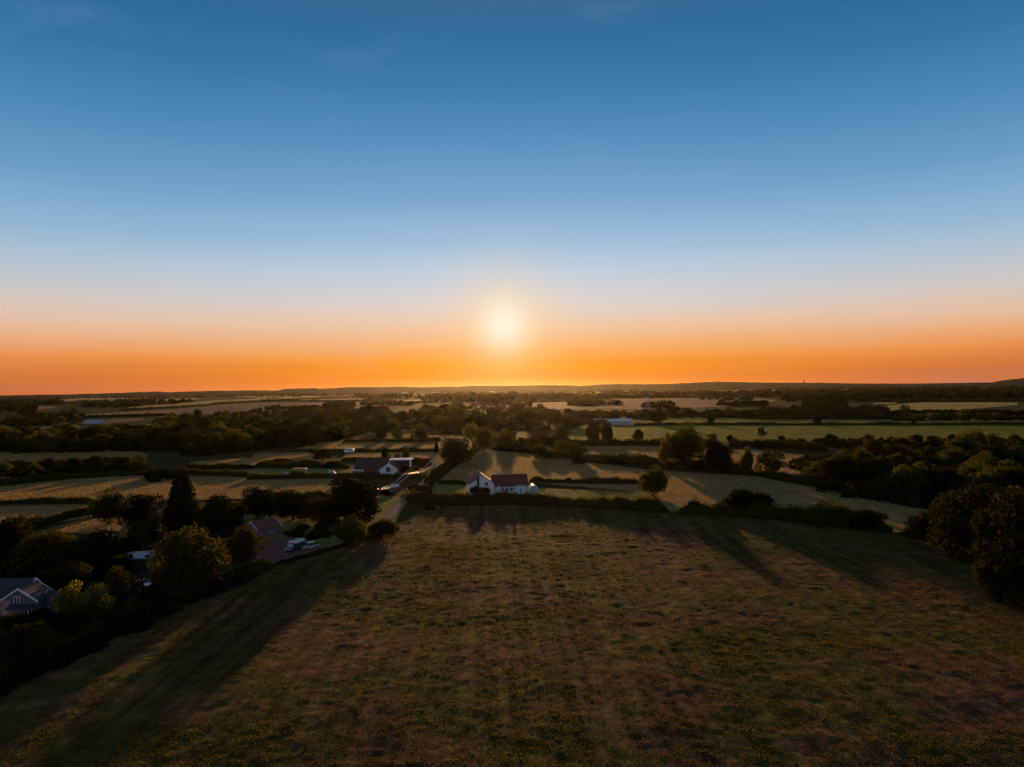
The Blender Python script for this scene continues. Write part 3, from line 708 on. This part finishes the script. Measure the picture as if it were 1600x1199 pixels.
HEDGES = [
 ('thick hedge along the left side of the near meadow below the garden trees', [(-90,1110),(60,1046),(150,998),(260,952),(350,917),(418,893)], 4.6, 2.6),
 ('low hedge along the meadow edge below the red driveway', [(420,892),(500,868),(560,850),(612,828)], 2.6, 1.1),
 ('long thick hedge between the near meadow and the white cottage', [(640,782),(668,788),(760,789),(840,790),(940,797),(1042,804)], 5.0, 3.5),
 ('hedge right of the field gap under the domed bush', [(1062,806),(1130,810),(1220,816),(1300,824),(1392,834)], 5.0, 4.2),
 ('short hedge running up to the dark right-hand trees', [(1416,836),(1480,846),(1540,868)], 5, 4.5),
 ('clipped hedge round the small square plot beside the lane', [(642,783),(647,768),(668,769),(671,782)], 1.6, 2.2),
 ('straight dark hedge left of the white cottage', [(684,757),(728,758)], 2.2, 2.0),
 ('low hedge right of the cottage with round bushes', [(828,754),(880,756),(940,757),(1000,757)], 2.6, 2.2),
 ('long dark hedge in front of the chalet garden', [(386,750),(450,749),(540,748),(600,748),(662,747)], 3.0, 2.6),
 ('hedge along the lane beside the cottage field', [(668,757),(690,735),(712,722),(745,705)], 3.0, 2.6),
 ('hedge across the large pale meadow at the far left', [(-40,790),(60,788),(150,788)], 2.6, 2.0),
 ('dark hedge running diagonally below the small pale field at the left', [(44,828),(100,812),(160,800)], 3.0, 2.6),
 ('hedge between the pale meadow and the gardens behind the bungalow', [(380,802),(440,788),(520,778)], 3.0, 3.0),
 ('hedge at the upper edge of the left pale meadow', [(-20,760),(60,752),(130,747),(240,742),(300,743),(390,746)], 3.0, 2.6),
 ('thin hedge between two strip fields behind the chalet', [(430,708),(500,706),(600,706),(684,707)], 2.4, 2.0),
 ('hedge under the three round trees', [(536,692),(600,691),(690,690)], 3.0, 3.0),
 ('hedge behind the chalet garden shrubs', [(400,730),(470,732),(545,732)], 3.0, 2.6),
 ('hedge behind the chalet roof', [(535,720),(600,720),(660,720)], 2.6, 1.8),
 ('hedge below the brown field left of the chalet', [(290,733),(340,732),(400,732)], 2.6, 2.4),
 ('hedge along the near edge of the green field, left half', [(890,698),(960,697),(1050,698),(1130,698)], 4.0, 4.0),
 ('hedge along the near edge of the green field, right half', [(1140,698),(1220,701),(1290,706)], 4.0, 4.0),
 ('dense hedge with trees behind the cottage field', [(920,722),(980,724),(1040,730),(1110,736),(1180,744)], 5.0, 4.0),
 ('hedge under the slope wood on the right', [(1180,744),(1260,756),(1340,772),(1440,795)], 4.0, 3.0),
 ('long straight hedge at the far edge of the green field', [(990,665),(1100,664.5),(1250,664.5),(1400,664.5),(1640,664)], 3.0, 2.4),
 ('hedge behind the white barn', [(870,662),(900,661),(950,661)], 4.0, 4.0),
 ('dark hedge along the top of the striped far field', [(1190,656),(1300,655),(1400,656)], 4.0, 4.0),
 ('dark strip of hedge under the orange far field', [(818,629),(880,628),(940,626)], 8, 5),
 ('far hedge below the pale stubble at the right', [(1380,646),(1480,645),(1600,645)], 5, 4),
 ('far hedge above the pale stubble at the right', [(1360,629),(1480,628),(1610,628)], 8, 6),
 ('far hedge sloping between the pale fields at the left', [(330,633),(420,627),(480,624),(575,621)], 8, 5),
 ('far hedge below the narrow straw strips at the left', [(190,642),(280,637),(330,634)], 6, 4),
 ('far hedge between the green and straw strips at the left', [(180,626),(300,622),(440,618)], 8, 5),
 ('far hedge under the left copse field', [(122,654),(200,651),(260,650)], 5, 4),
 ('far hedge over the stubble fields behind the big wood', [(430,628),(520,628),(620,627)], 7, 5),
 ('far hedge at the top of the pink stubble', [(940,622),(1050,622),(1200,621)], 9, 7),
 ('far hedge beneath the straw strip at the left copse', [(190,671),(260,668),(330,664)], 5, 4),
 ('hedge between the tan field and the left belt', [(-20,729),(80,727),(200,722)], 3, 3),
]
for i, (lb, pts, w, h) in enumerate(HEDGES): hedge(lb, pts, w, h, seed=i)

# ------------------------------------------------------------------ buildings
def gable_block(o, x0, x1, y0, y1, eave, ridge, axis, wall, roof, ov=0.35, verge=None, z0=0.0):
    """walls (pentagonal prism) and a roof of two slabs; ridge runs along the axis"""
    if axis == 'x': u0, u1, a0, a1 = y0, y1, x0, x1
    else: u0, u1, a0, a1 = x0, x1, y0, y1
    um = (u0 + u1) / 2
    MB().prism([(u0, z0), (u1, z0), (u1, eave), (um, ridge), (u0, eave)], a0, a1, axis).build('wall', wall, o)
    sl = (ridge - eave) / (um - u0); t = 0.20
    rf = MB()
    for s in (-1, 1):
        ue = um + s * ((u1 - u0) / 2 + ov); ze = eave - sl * ov + .03
        prof = [(um, ridge + .03), (ue, ze), (ue, ze + t), (um, ridge + .03 + t)]
        rf.prism(prof, a0 - ov * .6, a1 + ov * .6, axis)
    r = rf.build('roof', roof, o)
    if verge:
        for a in (a0 - ov * .6 - .13, a1 + ov * .6 + .03):
            v = MB()
            for s in (-1, 1):
                ue = um + s * ((u1 - u0) / 2 + ov + .05); ze = eave - sl * (ov + .05)
                v.prism([(um, ridge - .02), (ue, ze - .02), (ue, ze + t + .03), (um, ridge + t + .07)], a, a + .10, axis)
            v.build('bargeboard', verge, r)
    return r
def window(o, x, y, z, w, h, face='y', bars=1):
    """frame proud of the wall with dark panes; face: the wall's outward side"""
    s = -1 if face in ('y', 'x') else 1
    fr, pn, t = MB(), MB(), .07
    def bx(mb, a0, a1, z0, z1, d0, d1):
        d0, d1 = sorted((s * d0, s * d1))
        if face.lower() == 'y': mb.box(x + a0, x + a1, y + d0, y + d1, z0, z1)
        else: mb.box(x + d0, x + d1, y + a0, y + a1, z0, z1)
    for a in np.linspace(-w / 2, w / 2 - t, bars + 2): bx(fr, a, a + t, z, z + h, -.02, .09)
    bx(fr, -w / 2, w / 2, z - t, z - .002, -.02, .12); bx(fr, -w / 2, w / 2, z + h + .002, z + h + t, -.02, .09)
    wd = fr.build('window', 'trim_white', o)
    bx(pn, -w / 2 + .02, w / 2 - .02, z + .01, z + h - .01, -.01, .045)
    pn.build('pane', 'glass_dark', wd)
def door(o, x, y, w, h, mat='fence_wood'): MB().box(x - w/2, x + w/2, y - .07, y + .02, 0, h).build('door', mat, o)
def chimney(r, x, y, z0, z1, w=.7):
    c = MB().box(x - w/2, x + w/2, y - w/2, y + w/2, z0, z1).box(x - w/2 - .06, x + w/2 + .06, y - w/2 - .06, y + w/2 + .06, z1 - .22, z1 - .1)
    c.tube([(x - .14, y, z1), (x - .14, y, z1 + .35)], .1).tube([(x + .16, y, z1), (x + .16, y, z1 + .35)], .1).build('chimney', 'brick_pink', r)

# white cottage behind the long hedge
p = G(785, 773); k = p.y / F
ct = thing('cottage', 'white cottage with plum tiled roofs and two gables behind the long hedge', 'house', p, R(9))
X = lambda px: (px - 785) * k
r1 = gable_block(ct, X(734), X(772), 0.0, 9.5, 3.9, 6.9, 'y', 'render_white', 'tile_plum', .4, 'tile_plum')
MB().box(X(747) - .35, X(747) + .35, -.55, -.02, 0, 6.2).build('chimney_breast', 'soil_dark', ct)
r2 = gable_block(ct, X(772.5), X(827), 1.4, 8.6, 2.8, 6.0, 'x', 'render_white', 'tile_plum', .4)
chimney(r2, X(784), 5, 5.4, 7.0, .6); chimney(r2, X(803.5), 5, 5.4, 7.6, .6)
for x in (786, 793, 800): window(ct, X(x), 1.4, 1.0, 1.1, 1.1)
door(ct, X(780), 1.4, 1.0, 2.1)
MB().prism([(X(775.5), 0), (X(783), 0), (X(783), 1.9), (X(779.2), 3.0), (X(775.5), 1.9)], -1.0, 1.36, 'y').build('porch', 'trim_white', ct)
MB().box(X(806), X(820), -1.6, 1.36, 0, 2.7).build('annex', 'render_white', ct)
MB().box(X(805), X(821), -1.9, 1.34, 2.72, 2.9).build('annex_roof', 'roof_flat', ct)
window(ct, X(813), -1.6, 1.0, 0.8, 0.9)
window(ct, X(760), 0, 3.2, 1.2, 1.2, bars=1); window(ct, X(738), 0, 1.2, 1.0, 1.2)
pt = thing('polytunnel', 'small arched polytunnel with white hoop at the right end of the cottage', 'greenhouse', G(834, 772), R(4))
arc = [(math.cos(a) * 1.75, math.sin(a) * 2.9) for a in np.linspace(0, math.pi, 13)]
MB().prism(arc, 0, 5.5, 'y').build('cover', 'tarp_green', pt)
hp = MB(); hp.tube([(x, -.06, z) for x, z in arc], .14, 6).build('hoop', 'trim_white', pt)
MB().box(-.5, .5, -.05, -.003, 0, 1.9).build('door', 'shed_blue', pt)

# chalet with plum roof
p = G(605, 743); k = p.y / F; X = lambda px: (px - 605) * k
ch = thing('chalet', 'white gabled chalet with wide plum roof and flat-roofed dormer behind the dark hedge', 'house', p, R(-2))
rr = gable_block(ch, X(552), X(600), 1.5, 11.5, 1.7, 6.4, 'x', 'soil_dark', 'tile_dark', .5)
r3 = gable_block(ch, X(593.5), X(622), 0, 9, 2.3, 5.0, 'y', 'render_white', 'tile_dark', .45, 'trim_white')
window(ch, X(606.5), 0, 1.3, 1.9, 2.2, bars=2)
MB().box(X(549), X(566), -.2, 1.46, 0, 2.3).build('bay', 'render_white', ch)
MB().box(X(548.5), X(566.5), -.4, 1.44, 2.32, 2.45).build('bay_roof', 'roof_flat', ch)
window(ch, X(553.5), -.2, 1.0, 1.6, 1.0); window(ch, X(561), -.2, 1.0, 2.0, 1.0, bars=2)
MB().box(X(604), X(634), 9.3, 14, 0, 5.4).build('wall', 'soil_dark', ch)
MB().box(X(601.5), X(638), 8.7, 14.5, 5.42, 5.9).build('flat_roof', 'trim_white', ch)
MB().box(X(634.5), X(637), 8.9, 9.3, 0, 5.40).build('post', 'trim_white', ch)
MB().box(X(601.6), X(603.6), 9.0, 9.28, 3.5, 5.40).build('post', 'trim_white', ch)

# red-roofed bungalow among the garden trees
p = G(411, 836); bg_ = thing('bungalow', 'small red-roofed bungalow with white bargeboards among trees behind the driveway', 'house', p, R(52))
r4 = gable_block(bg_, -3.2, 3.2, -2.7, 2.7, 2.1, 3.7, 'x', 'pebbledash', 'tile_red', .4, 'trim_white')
window(bg_, 0.8, -2.7, .8, 1.4, 1.0); door(bg_, -1.4, -2.7, .9, 1.9)
window(bg_, -3.2, 0.2, .8, 1.2, 1.0, face='x'); chimney(r4, 1.2, .2, 3.3, 4.5, .5)
MB().box(-5.2, -3.62, -1.2, 1.0, 1.95, 2.08).build('porch_roof', 'trim_white', bg_)
for y in (-1.0, .8): MB().tube([(-5.0, y, 0), (-5.0, y, 1.94)], .06).build('porch_post', 'trim_white', bg_)

# slate-roofed house at the left edge
p = G(30, 966); hs = thing('house', 'slate-roofed house with white-edged gable at the left edge', 'house', p, R(3))
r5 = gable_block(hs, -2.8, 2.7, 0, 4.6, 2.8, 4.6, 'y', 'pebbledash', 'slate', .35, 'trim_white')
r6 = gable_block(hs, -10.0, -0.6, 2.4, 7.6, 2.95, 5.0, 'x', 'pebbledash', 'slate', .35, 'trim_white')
chimney(r6, -7, 5, 4.7, 5.9, .55)
MB().box(-2.82, -1.4, -.06, -.004, 0, 3.0).build('brick_panel', 'brick_pink', hs)
window(hs, -.3, 0, 2.0, .9, 1.4, bars=1); window(hs, 1.4, 0, .7, 1.2, 1.0)
gable_block(hs, 2.75, 6.0, 1.6, 4.9, 1.9, 3.3, 'x', 'pebbledash', 'slate', .3, 'trim_white')
MB().prism([(-1.6, 1.75), (-.1, 2.2), (-.1, 2.3), (-1.6, 1.85)], -1.3, 2.4, 'x').build('porch_roof', 'slate', hs)
for x in (-1.2, 2.3): MB().tube([(x, -1.5, 0), (x, -1.5, 1.78)], .06).build('porch_post', 'trim_white', hs)
window(hs, 4.4, 1.6, .8, 1.1, .8)

p = G(207, 893); ga = thing('garage', 'low garage with pale flat roof edge between garden trees', 'garage', p, R(4))
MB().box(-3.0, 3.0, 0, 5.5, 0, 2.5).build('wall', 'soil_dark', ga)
MB().box(-3.3, 3.3, -.4, 5.9, 2.52, 2.78).build('roof', 'roof_flat', ga)
MB().box(-1.3, 1.3, -.08, -.003, 0, 2.1).build('door', 'fence_wood', ga)

# barn, sheds and far houses
def shed(px, py, w, h, d, label, wall='shed_white', roof='roof_flat', cat='barn', group=None, name='barn', rz=0):
    o = thing(name, label, cat, G(px, py), rz, group)
    gable_block(o, -w/2, w/2, 0, d, h * .68, h, 'x', wall, roof, .3)
    n = max(2, int(w / 9))
    for i in range(n):
        x = -w/2 + (i + .5) * w / n; hh = h * .34
        MB().box(x - w/n*.22, x + w/n*.22, -.09, -.004, h*.16, h*.16 + hh).build('window' if cat == 'house' else 'door', 'glass_dark' if cat == 'house' else 'roof_flat', o)
    return o
shed(969, 664, 22, 5.2, 10, 'long pale blue-white barn at the left end of the green field', 'shed_blue', 'shed_white')
shed(938, 661, 14, 4.2, 9, 'low grey shed just left of the blue-white barn', 'roof_flat', 'shed_white')
shed(143, 663, 20, 4.5, 10, 'long low pale shed beside the far left copse', 'roof_flat', 'roof_flat')
shed(1218, 612.4, 62, 9, 30, 'white far shed on the left of a pair before the mast', 'shed_white', 'shed_white')
shed(1240, 612.2, 38, 9, 30, 'pinkish far shed on the right of a pair before the mast', 'shed_white', 'shed_white')
shed(1325, 610.5, 34, 9, 26, 'left of two pale far sheds in the right-hand trees', 'shed_white', 'shed_white')
shed(1338, 610.5, 26, 9, 26, 'right of two pale far sheds in the right-hand trees', 'shed_white', 'shed_white')
for px, py, w, lb in ((611,617,22,'leftmost bright roof on the far slope left of the sun'), (631,616,34,'second bright roof on the far slope left of the sun'), (680,615.6,64,'widest bright roof on the far slope left of the sun'), (768,615,32,'bright roof on the far slope straight below the sun')):
    shed(px, py, w * 1.2, 16, 60, lb, 'shed_white', 'shed_white')
for px, py, w, lb in ((101,628.5,12,'far pale house standing leftmost in the hamlet'), (123,630.5,10,'far pale house second in the hamlet'), (135,630.5,9,'far pale house third in the hamlet'), (152,630.5,11,'far pale house rightmost in the hamlet')):
    shed(px, py, w, 7, 8, lb, 'render_white', 'tile_plum', 'house', 'houses of the far hamlet', 'far_house')
p = G(617, 768); gs = thing('garden_shed', 'small shed with pale green roof beside the lane', 'shed', p, R(20))
gable_block(gs, -1.3, 1.3, -1, 1.2, 1.7, 2.4, 'x', 'fence_wood', 'tarp_green', .2); door(gs, 0, -1, .8, 1.6)

# ------------------------------------------------------------------ vehicles
def wheels(o, xs, y, r=.33, w=.22):
    for x in xs:
        for s in (-1, 1):
            t = MB().tube([(x, s * y - w/2, r), (x, s * y + w/2, r)], r, 14).build('wheel', 'rubber', o)
            MB().tube([(x, s * y - w/2 - .01, r), (x, s * y + w/2 + .01, r)], r * .55, 10).build('rim', 'steel', t)
def car(px, py, rz, label, body='car_dark', group=None):
    o = thing('parked_car', label, 'car', G(px, py) + Vector((0, 0, .03)), rz, group)
    lo = [(-2.1,.30),(2.1,.30),(2.16,.62),(2.0,.80),(1.05,.92),(-1.9,.95),(-2.16,.75)]
    b = MB().prism([(u, z) for u, z in lo], -.86, .86, 'y').build('body', body, o)
    MB().poly([(1.05,-.80,.921),(1.05,.80,.921),(.35,.62,1.42),(.35,-.62,1.42)], [(0,1,2,3)]).build('windscreen', 'car_glass', o)
    MB().poly([(-1.9,-.78,.951),(-1.9,.78,.951),(-1.25,.62,1.40),(-1.25,-.62,1.40)], [(3,2,1,0)]).build('rear_window', 'car_glass', o)
    for s in (-1, 1):
        MB().poly([(1.0,.83*s,.925),(.35,.63*s,1.41),(-1.25,.63*s,1.39),(-1.85,.80*s,.952)], [(0,1,2,3)]).build('side_window', 'car_glass', o)
        MB().box(2.02, 2.13, s * .62 - .17, s * .62 + .17, .60, .74).build('headlight', 'trim_white', o)
    MB().prism([(.42,1.40),(.30,1.47),(-1.2,1.45),(-1.32,1.38)], -.63, .63, 'y').build('roof', body, o)
    wheels(o, (1.32, -1.32), .78); return o
vn = thing('camper_van', 'dark camper van with white raised roof parked on the red driveway', 'van', G(461, 862) + Vector((0, 0, .03)), R(-112))
MB().prism([(-2.5,.35),(2.45,.35),(2.5,.9),(2.35,1.15),(1.75,1.30),(1.25,1.95),(-2.45,2.0)], -.95, .95, 'y').build('body', 'car_dark', vn)
MB().poly([(1.78,-.82,1.33),(1.78,.82,1.33),(1.30,.76,1.93),(1.30,-.76,1.93)], [(0,1,2,3)]).build('windscreen', 'car_pale', vn)
MB().prism([(-2.3,2.02),(1.1,2.02),(1.25,2.2),(.95,2.42),(-2.2,2.48)], -.86, .86, 'y').build('raised_roof', 'trim_white', vn)
MB().box(-1.9, .6, -.6, .6, 2.50, 2.53).build('roof_panel', 'shed_blue', vn)
MB().box(2.40, 2.53, -.80, .80, .95, 1.12).build('bonnet_trim', 'car_pale', vn)
for s in (-1, 1):
    MB().box(2.45, 2.56, s * .68 - .14, s * .68 + .14, .70, .92).build('headlight', 'trim_white', vn)
    MB().box(-2.0, .9, s * .955 - .01, s * .955 + .01, 1.25, 1.80).build('side_window', 'car_glass', vn)
wheels(vn, (1.55, -1.5), .86)
car(484, 858, R(-130), 'low pale-topped car parked beside the camper van', 'car_pale')
car(216, 920, R(-95), 'left of two pale-roofed cars parked among the garden trees', 'car_pale')
car(229, 927, R(-70), 'right of two pale-roofed cars parked among the garden trees', 'car_pale')
cv = thing('caravan', 'white caravan with rounded roof parked at the strip field hedge', 'caravan', G(545, 708), R(4))
MB().prism([(-2.6,.5),(2.6,.5),(2.9,1.5),(2.5,2.3),(1.6,2.65),(-1.6,2.65),(-2.5,2.3),(-2.9,1.5)], 0, 2.2, 'y').build('body', 'trim_white', cv)
for x in (-1.5, .2, 1.6): MB().box(x - .5, x + .5, -.04, -.003, 1.45, 2.05).build('window', 'glass_dark', cv)
wheels(cv, (0.0,), 1.1, .32)
for c_ in cv.children:
    if c_.name.startswith('wheel'): c_.location.y += 1.1

# ------------------------------------------------------------------ garden things, fences
gc = thing('garden_canopy', 'red-topped garden canopy on posts in the chalet garden', 'canopy', G(468, 741), R(3))
MB().prism([(-3.2,2.2),(3.2,2.2),(2.6,2.6),(-2.6,2.6)], -1.2, 1.4, 'y').build('roof', 'canopy_red', gc)
for x in (-2.8, 2.8):
    for y in (-1.0, 1.2): MB().tube([(x, y, 0), (x, y, 2.19)], .08).build('post', 'trim_white', gc)
te = thing('garden_tent', 'small white and green peaked tent on the chalet lawn', 'tent', G(518, 742), R(15))
MB().poly([(-2.2,-1.2,0),(2.2,-1.2,0),(2.2,1.2,0),(-2.2,1.2,0),(-.7,0,2.2),(.9,0,1.7)], [(0,1,5,4),(1,2,5),(2,3,4,5),(3,0,4)]).build('canvas', 'tarp_green', te)
MB().poly([(-2.25,-1.23,.02),(-.9,-1.23,.02),(-.72,-.03,2.22)], [(0,1,2)]).build('flap', 'trim_white', te)
gh = thing('cold_frame', 'low pale green cold frame left of the red garden canopy', 'cold frame', G(450, 742), R(-3))
MB().prism([(-.9,0),(.9,0),(.9,.7),(-.9,1.3)], -1.9, 1.9, 'x').build('box', 'tarp_green', gh)
MB().poly([(-1.85,-.88,1.312),(1.85,-.88,1.312),(1.85,.88,.715),(-1.85,.88,.715)], [(0,1,2,3)]).build('lid', 'glass_dark', gh)

def fence(pts, label, sp=2.6, h=1.25, rails=2):
    P = [G(*q) for q in pts]; o = thing('fence', label, 'fence', P[0])
    L = [0.0]
    for a, b in zip(P, P[1:]): L.append(L[-1] + (b - a).length)
    n = int(L[-1] / sp) + 1; me = None; Q = []
    for i in range(n):
        s = min(i * sp, L[-1]); q = Vector((np.interp(s, L, [v.x for v in P]), np.interp(s, L, [v.y for v in P]), 0)) - P[0]; Q.append(q)
        if me is None:
            c = MB().box(-.07, .07, -.07, .07, 0, h).build('post', 'fence_wood', o); me = c.data
        else: c = link('post', me, o)
        c.location = q; c.rotation_euler = (br.uniform(-.04, .04), br.uniform(-.04, .04), 0)
    for z in np.linspace(h * .45, h * .85, rails):
        MB().tube([q + Vector((0, -.09, z + br.uniform(-.03, .03))) for q in Q], .03, 5).build('rail', 'fence_wood', o)
fence([(436,901),(480,884),(520,869),(568,852)], 'post and rail fence along the meadow edge below the parked van')
fence([(922,768),(960,769),(1002,771)], 'low paddock fence right of the cottage near the round tree', 3.0)
fence([(700,775),(728,776)], 'short garden fence left of the white cottage', 2.4, 1.1)

# ------------------------------------------------------------------ poles, wires, pylons, mast
def pole(px, py, h, label, rz=0):
    p = G(px, py); o = thing('telegraph_pole', label, 'pole', p, rz)
    MB().tube([(0, 0, -.1), (0, 0, h)], [.17, .11], 8).build('post', 'pole_wood', o)
    MB().box(-1.1, 1.1, -.07, .07, h - .62, h - .46).build('crossarm', 'pole_wood', o)
    for x in (-.95, 0, .95): MB().tube([(x, 0, h - .45), (x, 0, h - .2)], [.07, .05], 6).build('insulator', 'trim_white', o)
    MB().box(-.24, .24, -.22, -.18, 1.2, 1.75).build('marker_plate', 'trim_white', o)
    return p, h
PA = pole(582, 803, 7.4, 'telegraph pole beside the dense dark tree, nearest on the lane', R(-40))
PB = pole(637, 771, 7.2, 'telegraph pole at the lane bend beside the clipped hedge', R(-40))
PC = pole(679, 745, 7.2, 'telegraph pole left of the white cottage field', R(-30))
PD = pole(722, 722, 7.0, 'farthest telegraph pole by the large lane tree', R(-30))
def wire(a, b, off, sag, label):
    (p, h), (q, g) = a, b; d = (q - p).normalized(); n = Vector((-d.y, d.x, 0)) * off
    A, B = p + n + Vector((0, 0, h - .2)), q + n + Vector((0, 0, g - .2)); pts = []
    for i in range(17):
        t = i / 16; v = A.lerp(B, t); v.z -= sag * 4 * t * (1 - t); pts.append(v - A)
    o = MB().tube(pts, .035, 6).build('overhead_wire', 'wire_metal', None, True); o.location = A
    tag(o, label, 'wire')
for a, b, nm in ((PA, PB, 'nearest'), (PB, PC, 'middle'), (PC, PD, 'farthest')):
    for off, s in ((.95, 'left'), (-.95, 'right')):
        wire(a, b, off, 1.5 + .25 * abs(off), f'{s} wire of the {nm} span between the lane telegraph poles')

def pylon(px, py, h, label):
    o = thing('pylon', label, 'pylon', G(px, py), R(25)); t = h / 60 * .32 + .06
    w0, w1 = h * .11, h * .025
    for sx in (-1, 1):
        for sy in (-1, 1): MB().tube([(sx*w0, sy*w0, 0), (sx*w1*1.6, sy*w1*1.6, h*.62), (sx*.1, sy*.1, h)], t, 4).build('leg', 'steel', o)
    b = MB()
    for i in range(7):
        z0, z1 = h * .62 * i / 7, h * .62 * (i + 1) / 7; a0 = w0 + (w1*1.6 - w0) * i / 7; a1 = w0 + (w1*1.6 - w0) * (i + 1) / 7
        for (ax, ay), (cx_, cy_) in (((-1,-1),(1,-1)), ((1,-1),(1,1)), ((1,1),(-1,1)), ((-1,1),(-1,-1))):
            b.tube([(ax*a0, ay*a0, z0), (cx_*a1, cy_*a1, z1)], t * .6, 4); b.tube([(cx_*a0, cy_*a0, z0), (ax*a1, ay*a1, z1)], t * .6, 4)
    b.build('bracing', 'steel', o)
    for z, w in ((.66, .16), (.78, .20), (.90, .14)):
        MB().tube([(-h*w, 0, h*z), (0, 0, h*(z+.025)), (h*w, 0, h*z)], t * .8, 4).tube([(-h*w, 0, h*z), (h*w, 0, h*z)], t * .8, 4).build('crossarm', 'steel', o)
pylon(1013, 641, 32, 'lattice pylon standing before the pink stubble field')
pylon(362, 645, 26, 'lattice pylon above the large wood at the left')
pylon(744, 630, 30, 'lattice pylon in the orange haze under the sun')
pylon(547, 632, 24, 'lattice pylon behind the large wood, left of centre')
d_ = ray(1256, 600); t_ = 8200 / d_.y
ms = thing('mast', 'lattice mast with platform on the skyline at the right', 'mast', (d_.x * t_, 8200, CAM_H + d_.z * t_ - 12))
MB().tube([(0, 0, 0), (0, 0, 70)], [6.0, 2.2], 6).build('shaft', 'soil_dark', ms)
MB().tube([(0, 0, 36), (0, 0, 42)], [9, 9], 10).build('platform', 'soil_dark', ms)
for x in (-15, 15): MB().tube([(x, 0, 0), (x * .3, 0, 36)], 1.2, 5).build('stay', 'soil_dark', ms)
for i, px in enumerate((1275.5, 1279, 1282, 1285)):
    d_ = ray(px, 600); t_ = 8200 / d_.y
    o = thing('poplar', ('first', 'second', 'third', 'fourth')[i] + ' from the left of four skyline trees right of the mast', 'tree', (d_.x * t_, 8200, CAM_H + d_.z * t_ - 14), 0, 'four skyline trees', (15, 15, 36))
    link('crown', FAR['tall', 'leaf_dark'][i % 2], o); link('trunk', TRUNK[i], o)

# ------------------------------------------------------------------ the evening air
hz = MB().box(-GX - 300, GX + 300, GY0 - 300, GY1 + 300, -1.0, 125.0)
hz = mesh_obj('haze', hz.v, hz.f, bpy.data.materials.new('haze')); hz['kind'] = 'stuff'
hm = hz.data.materials[0]; hm.use_nodes = True; ht = hm.node_tree; ht.nodes.clear()
pv = ht.nodes.new('ShaderNodeVolumePrincipled'); ho = ht.nodes.new('ShaderNodeOutputMaterial')
pv.inputs['Color'].default_value = (0.95, 0.80, 0.62, 1); pv.inputs['Density'].default_value = 0.45e-5
pv.inputs['Anisotropy'].default_value = 0.8
ht.links.new(pv.outputs[0], ho.inputs['Volume'])
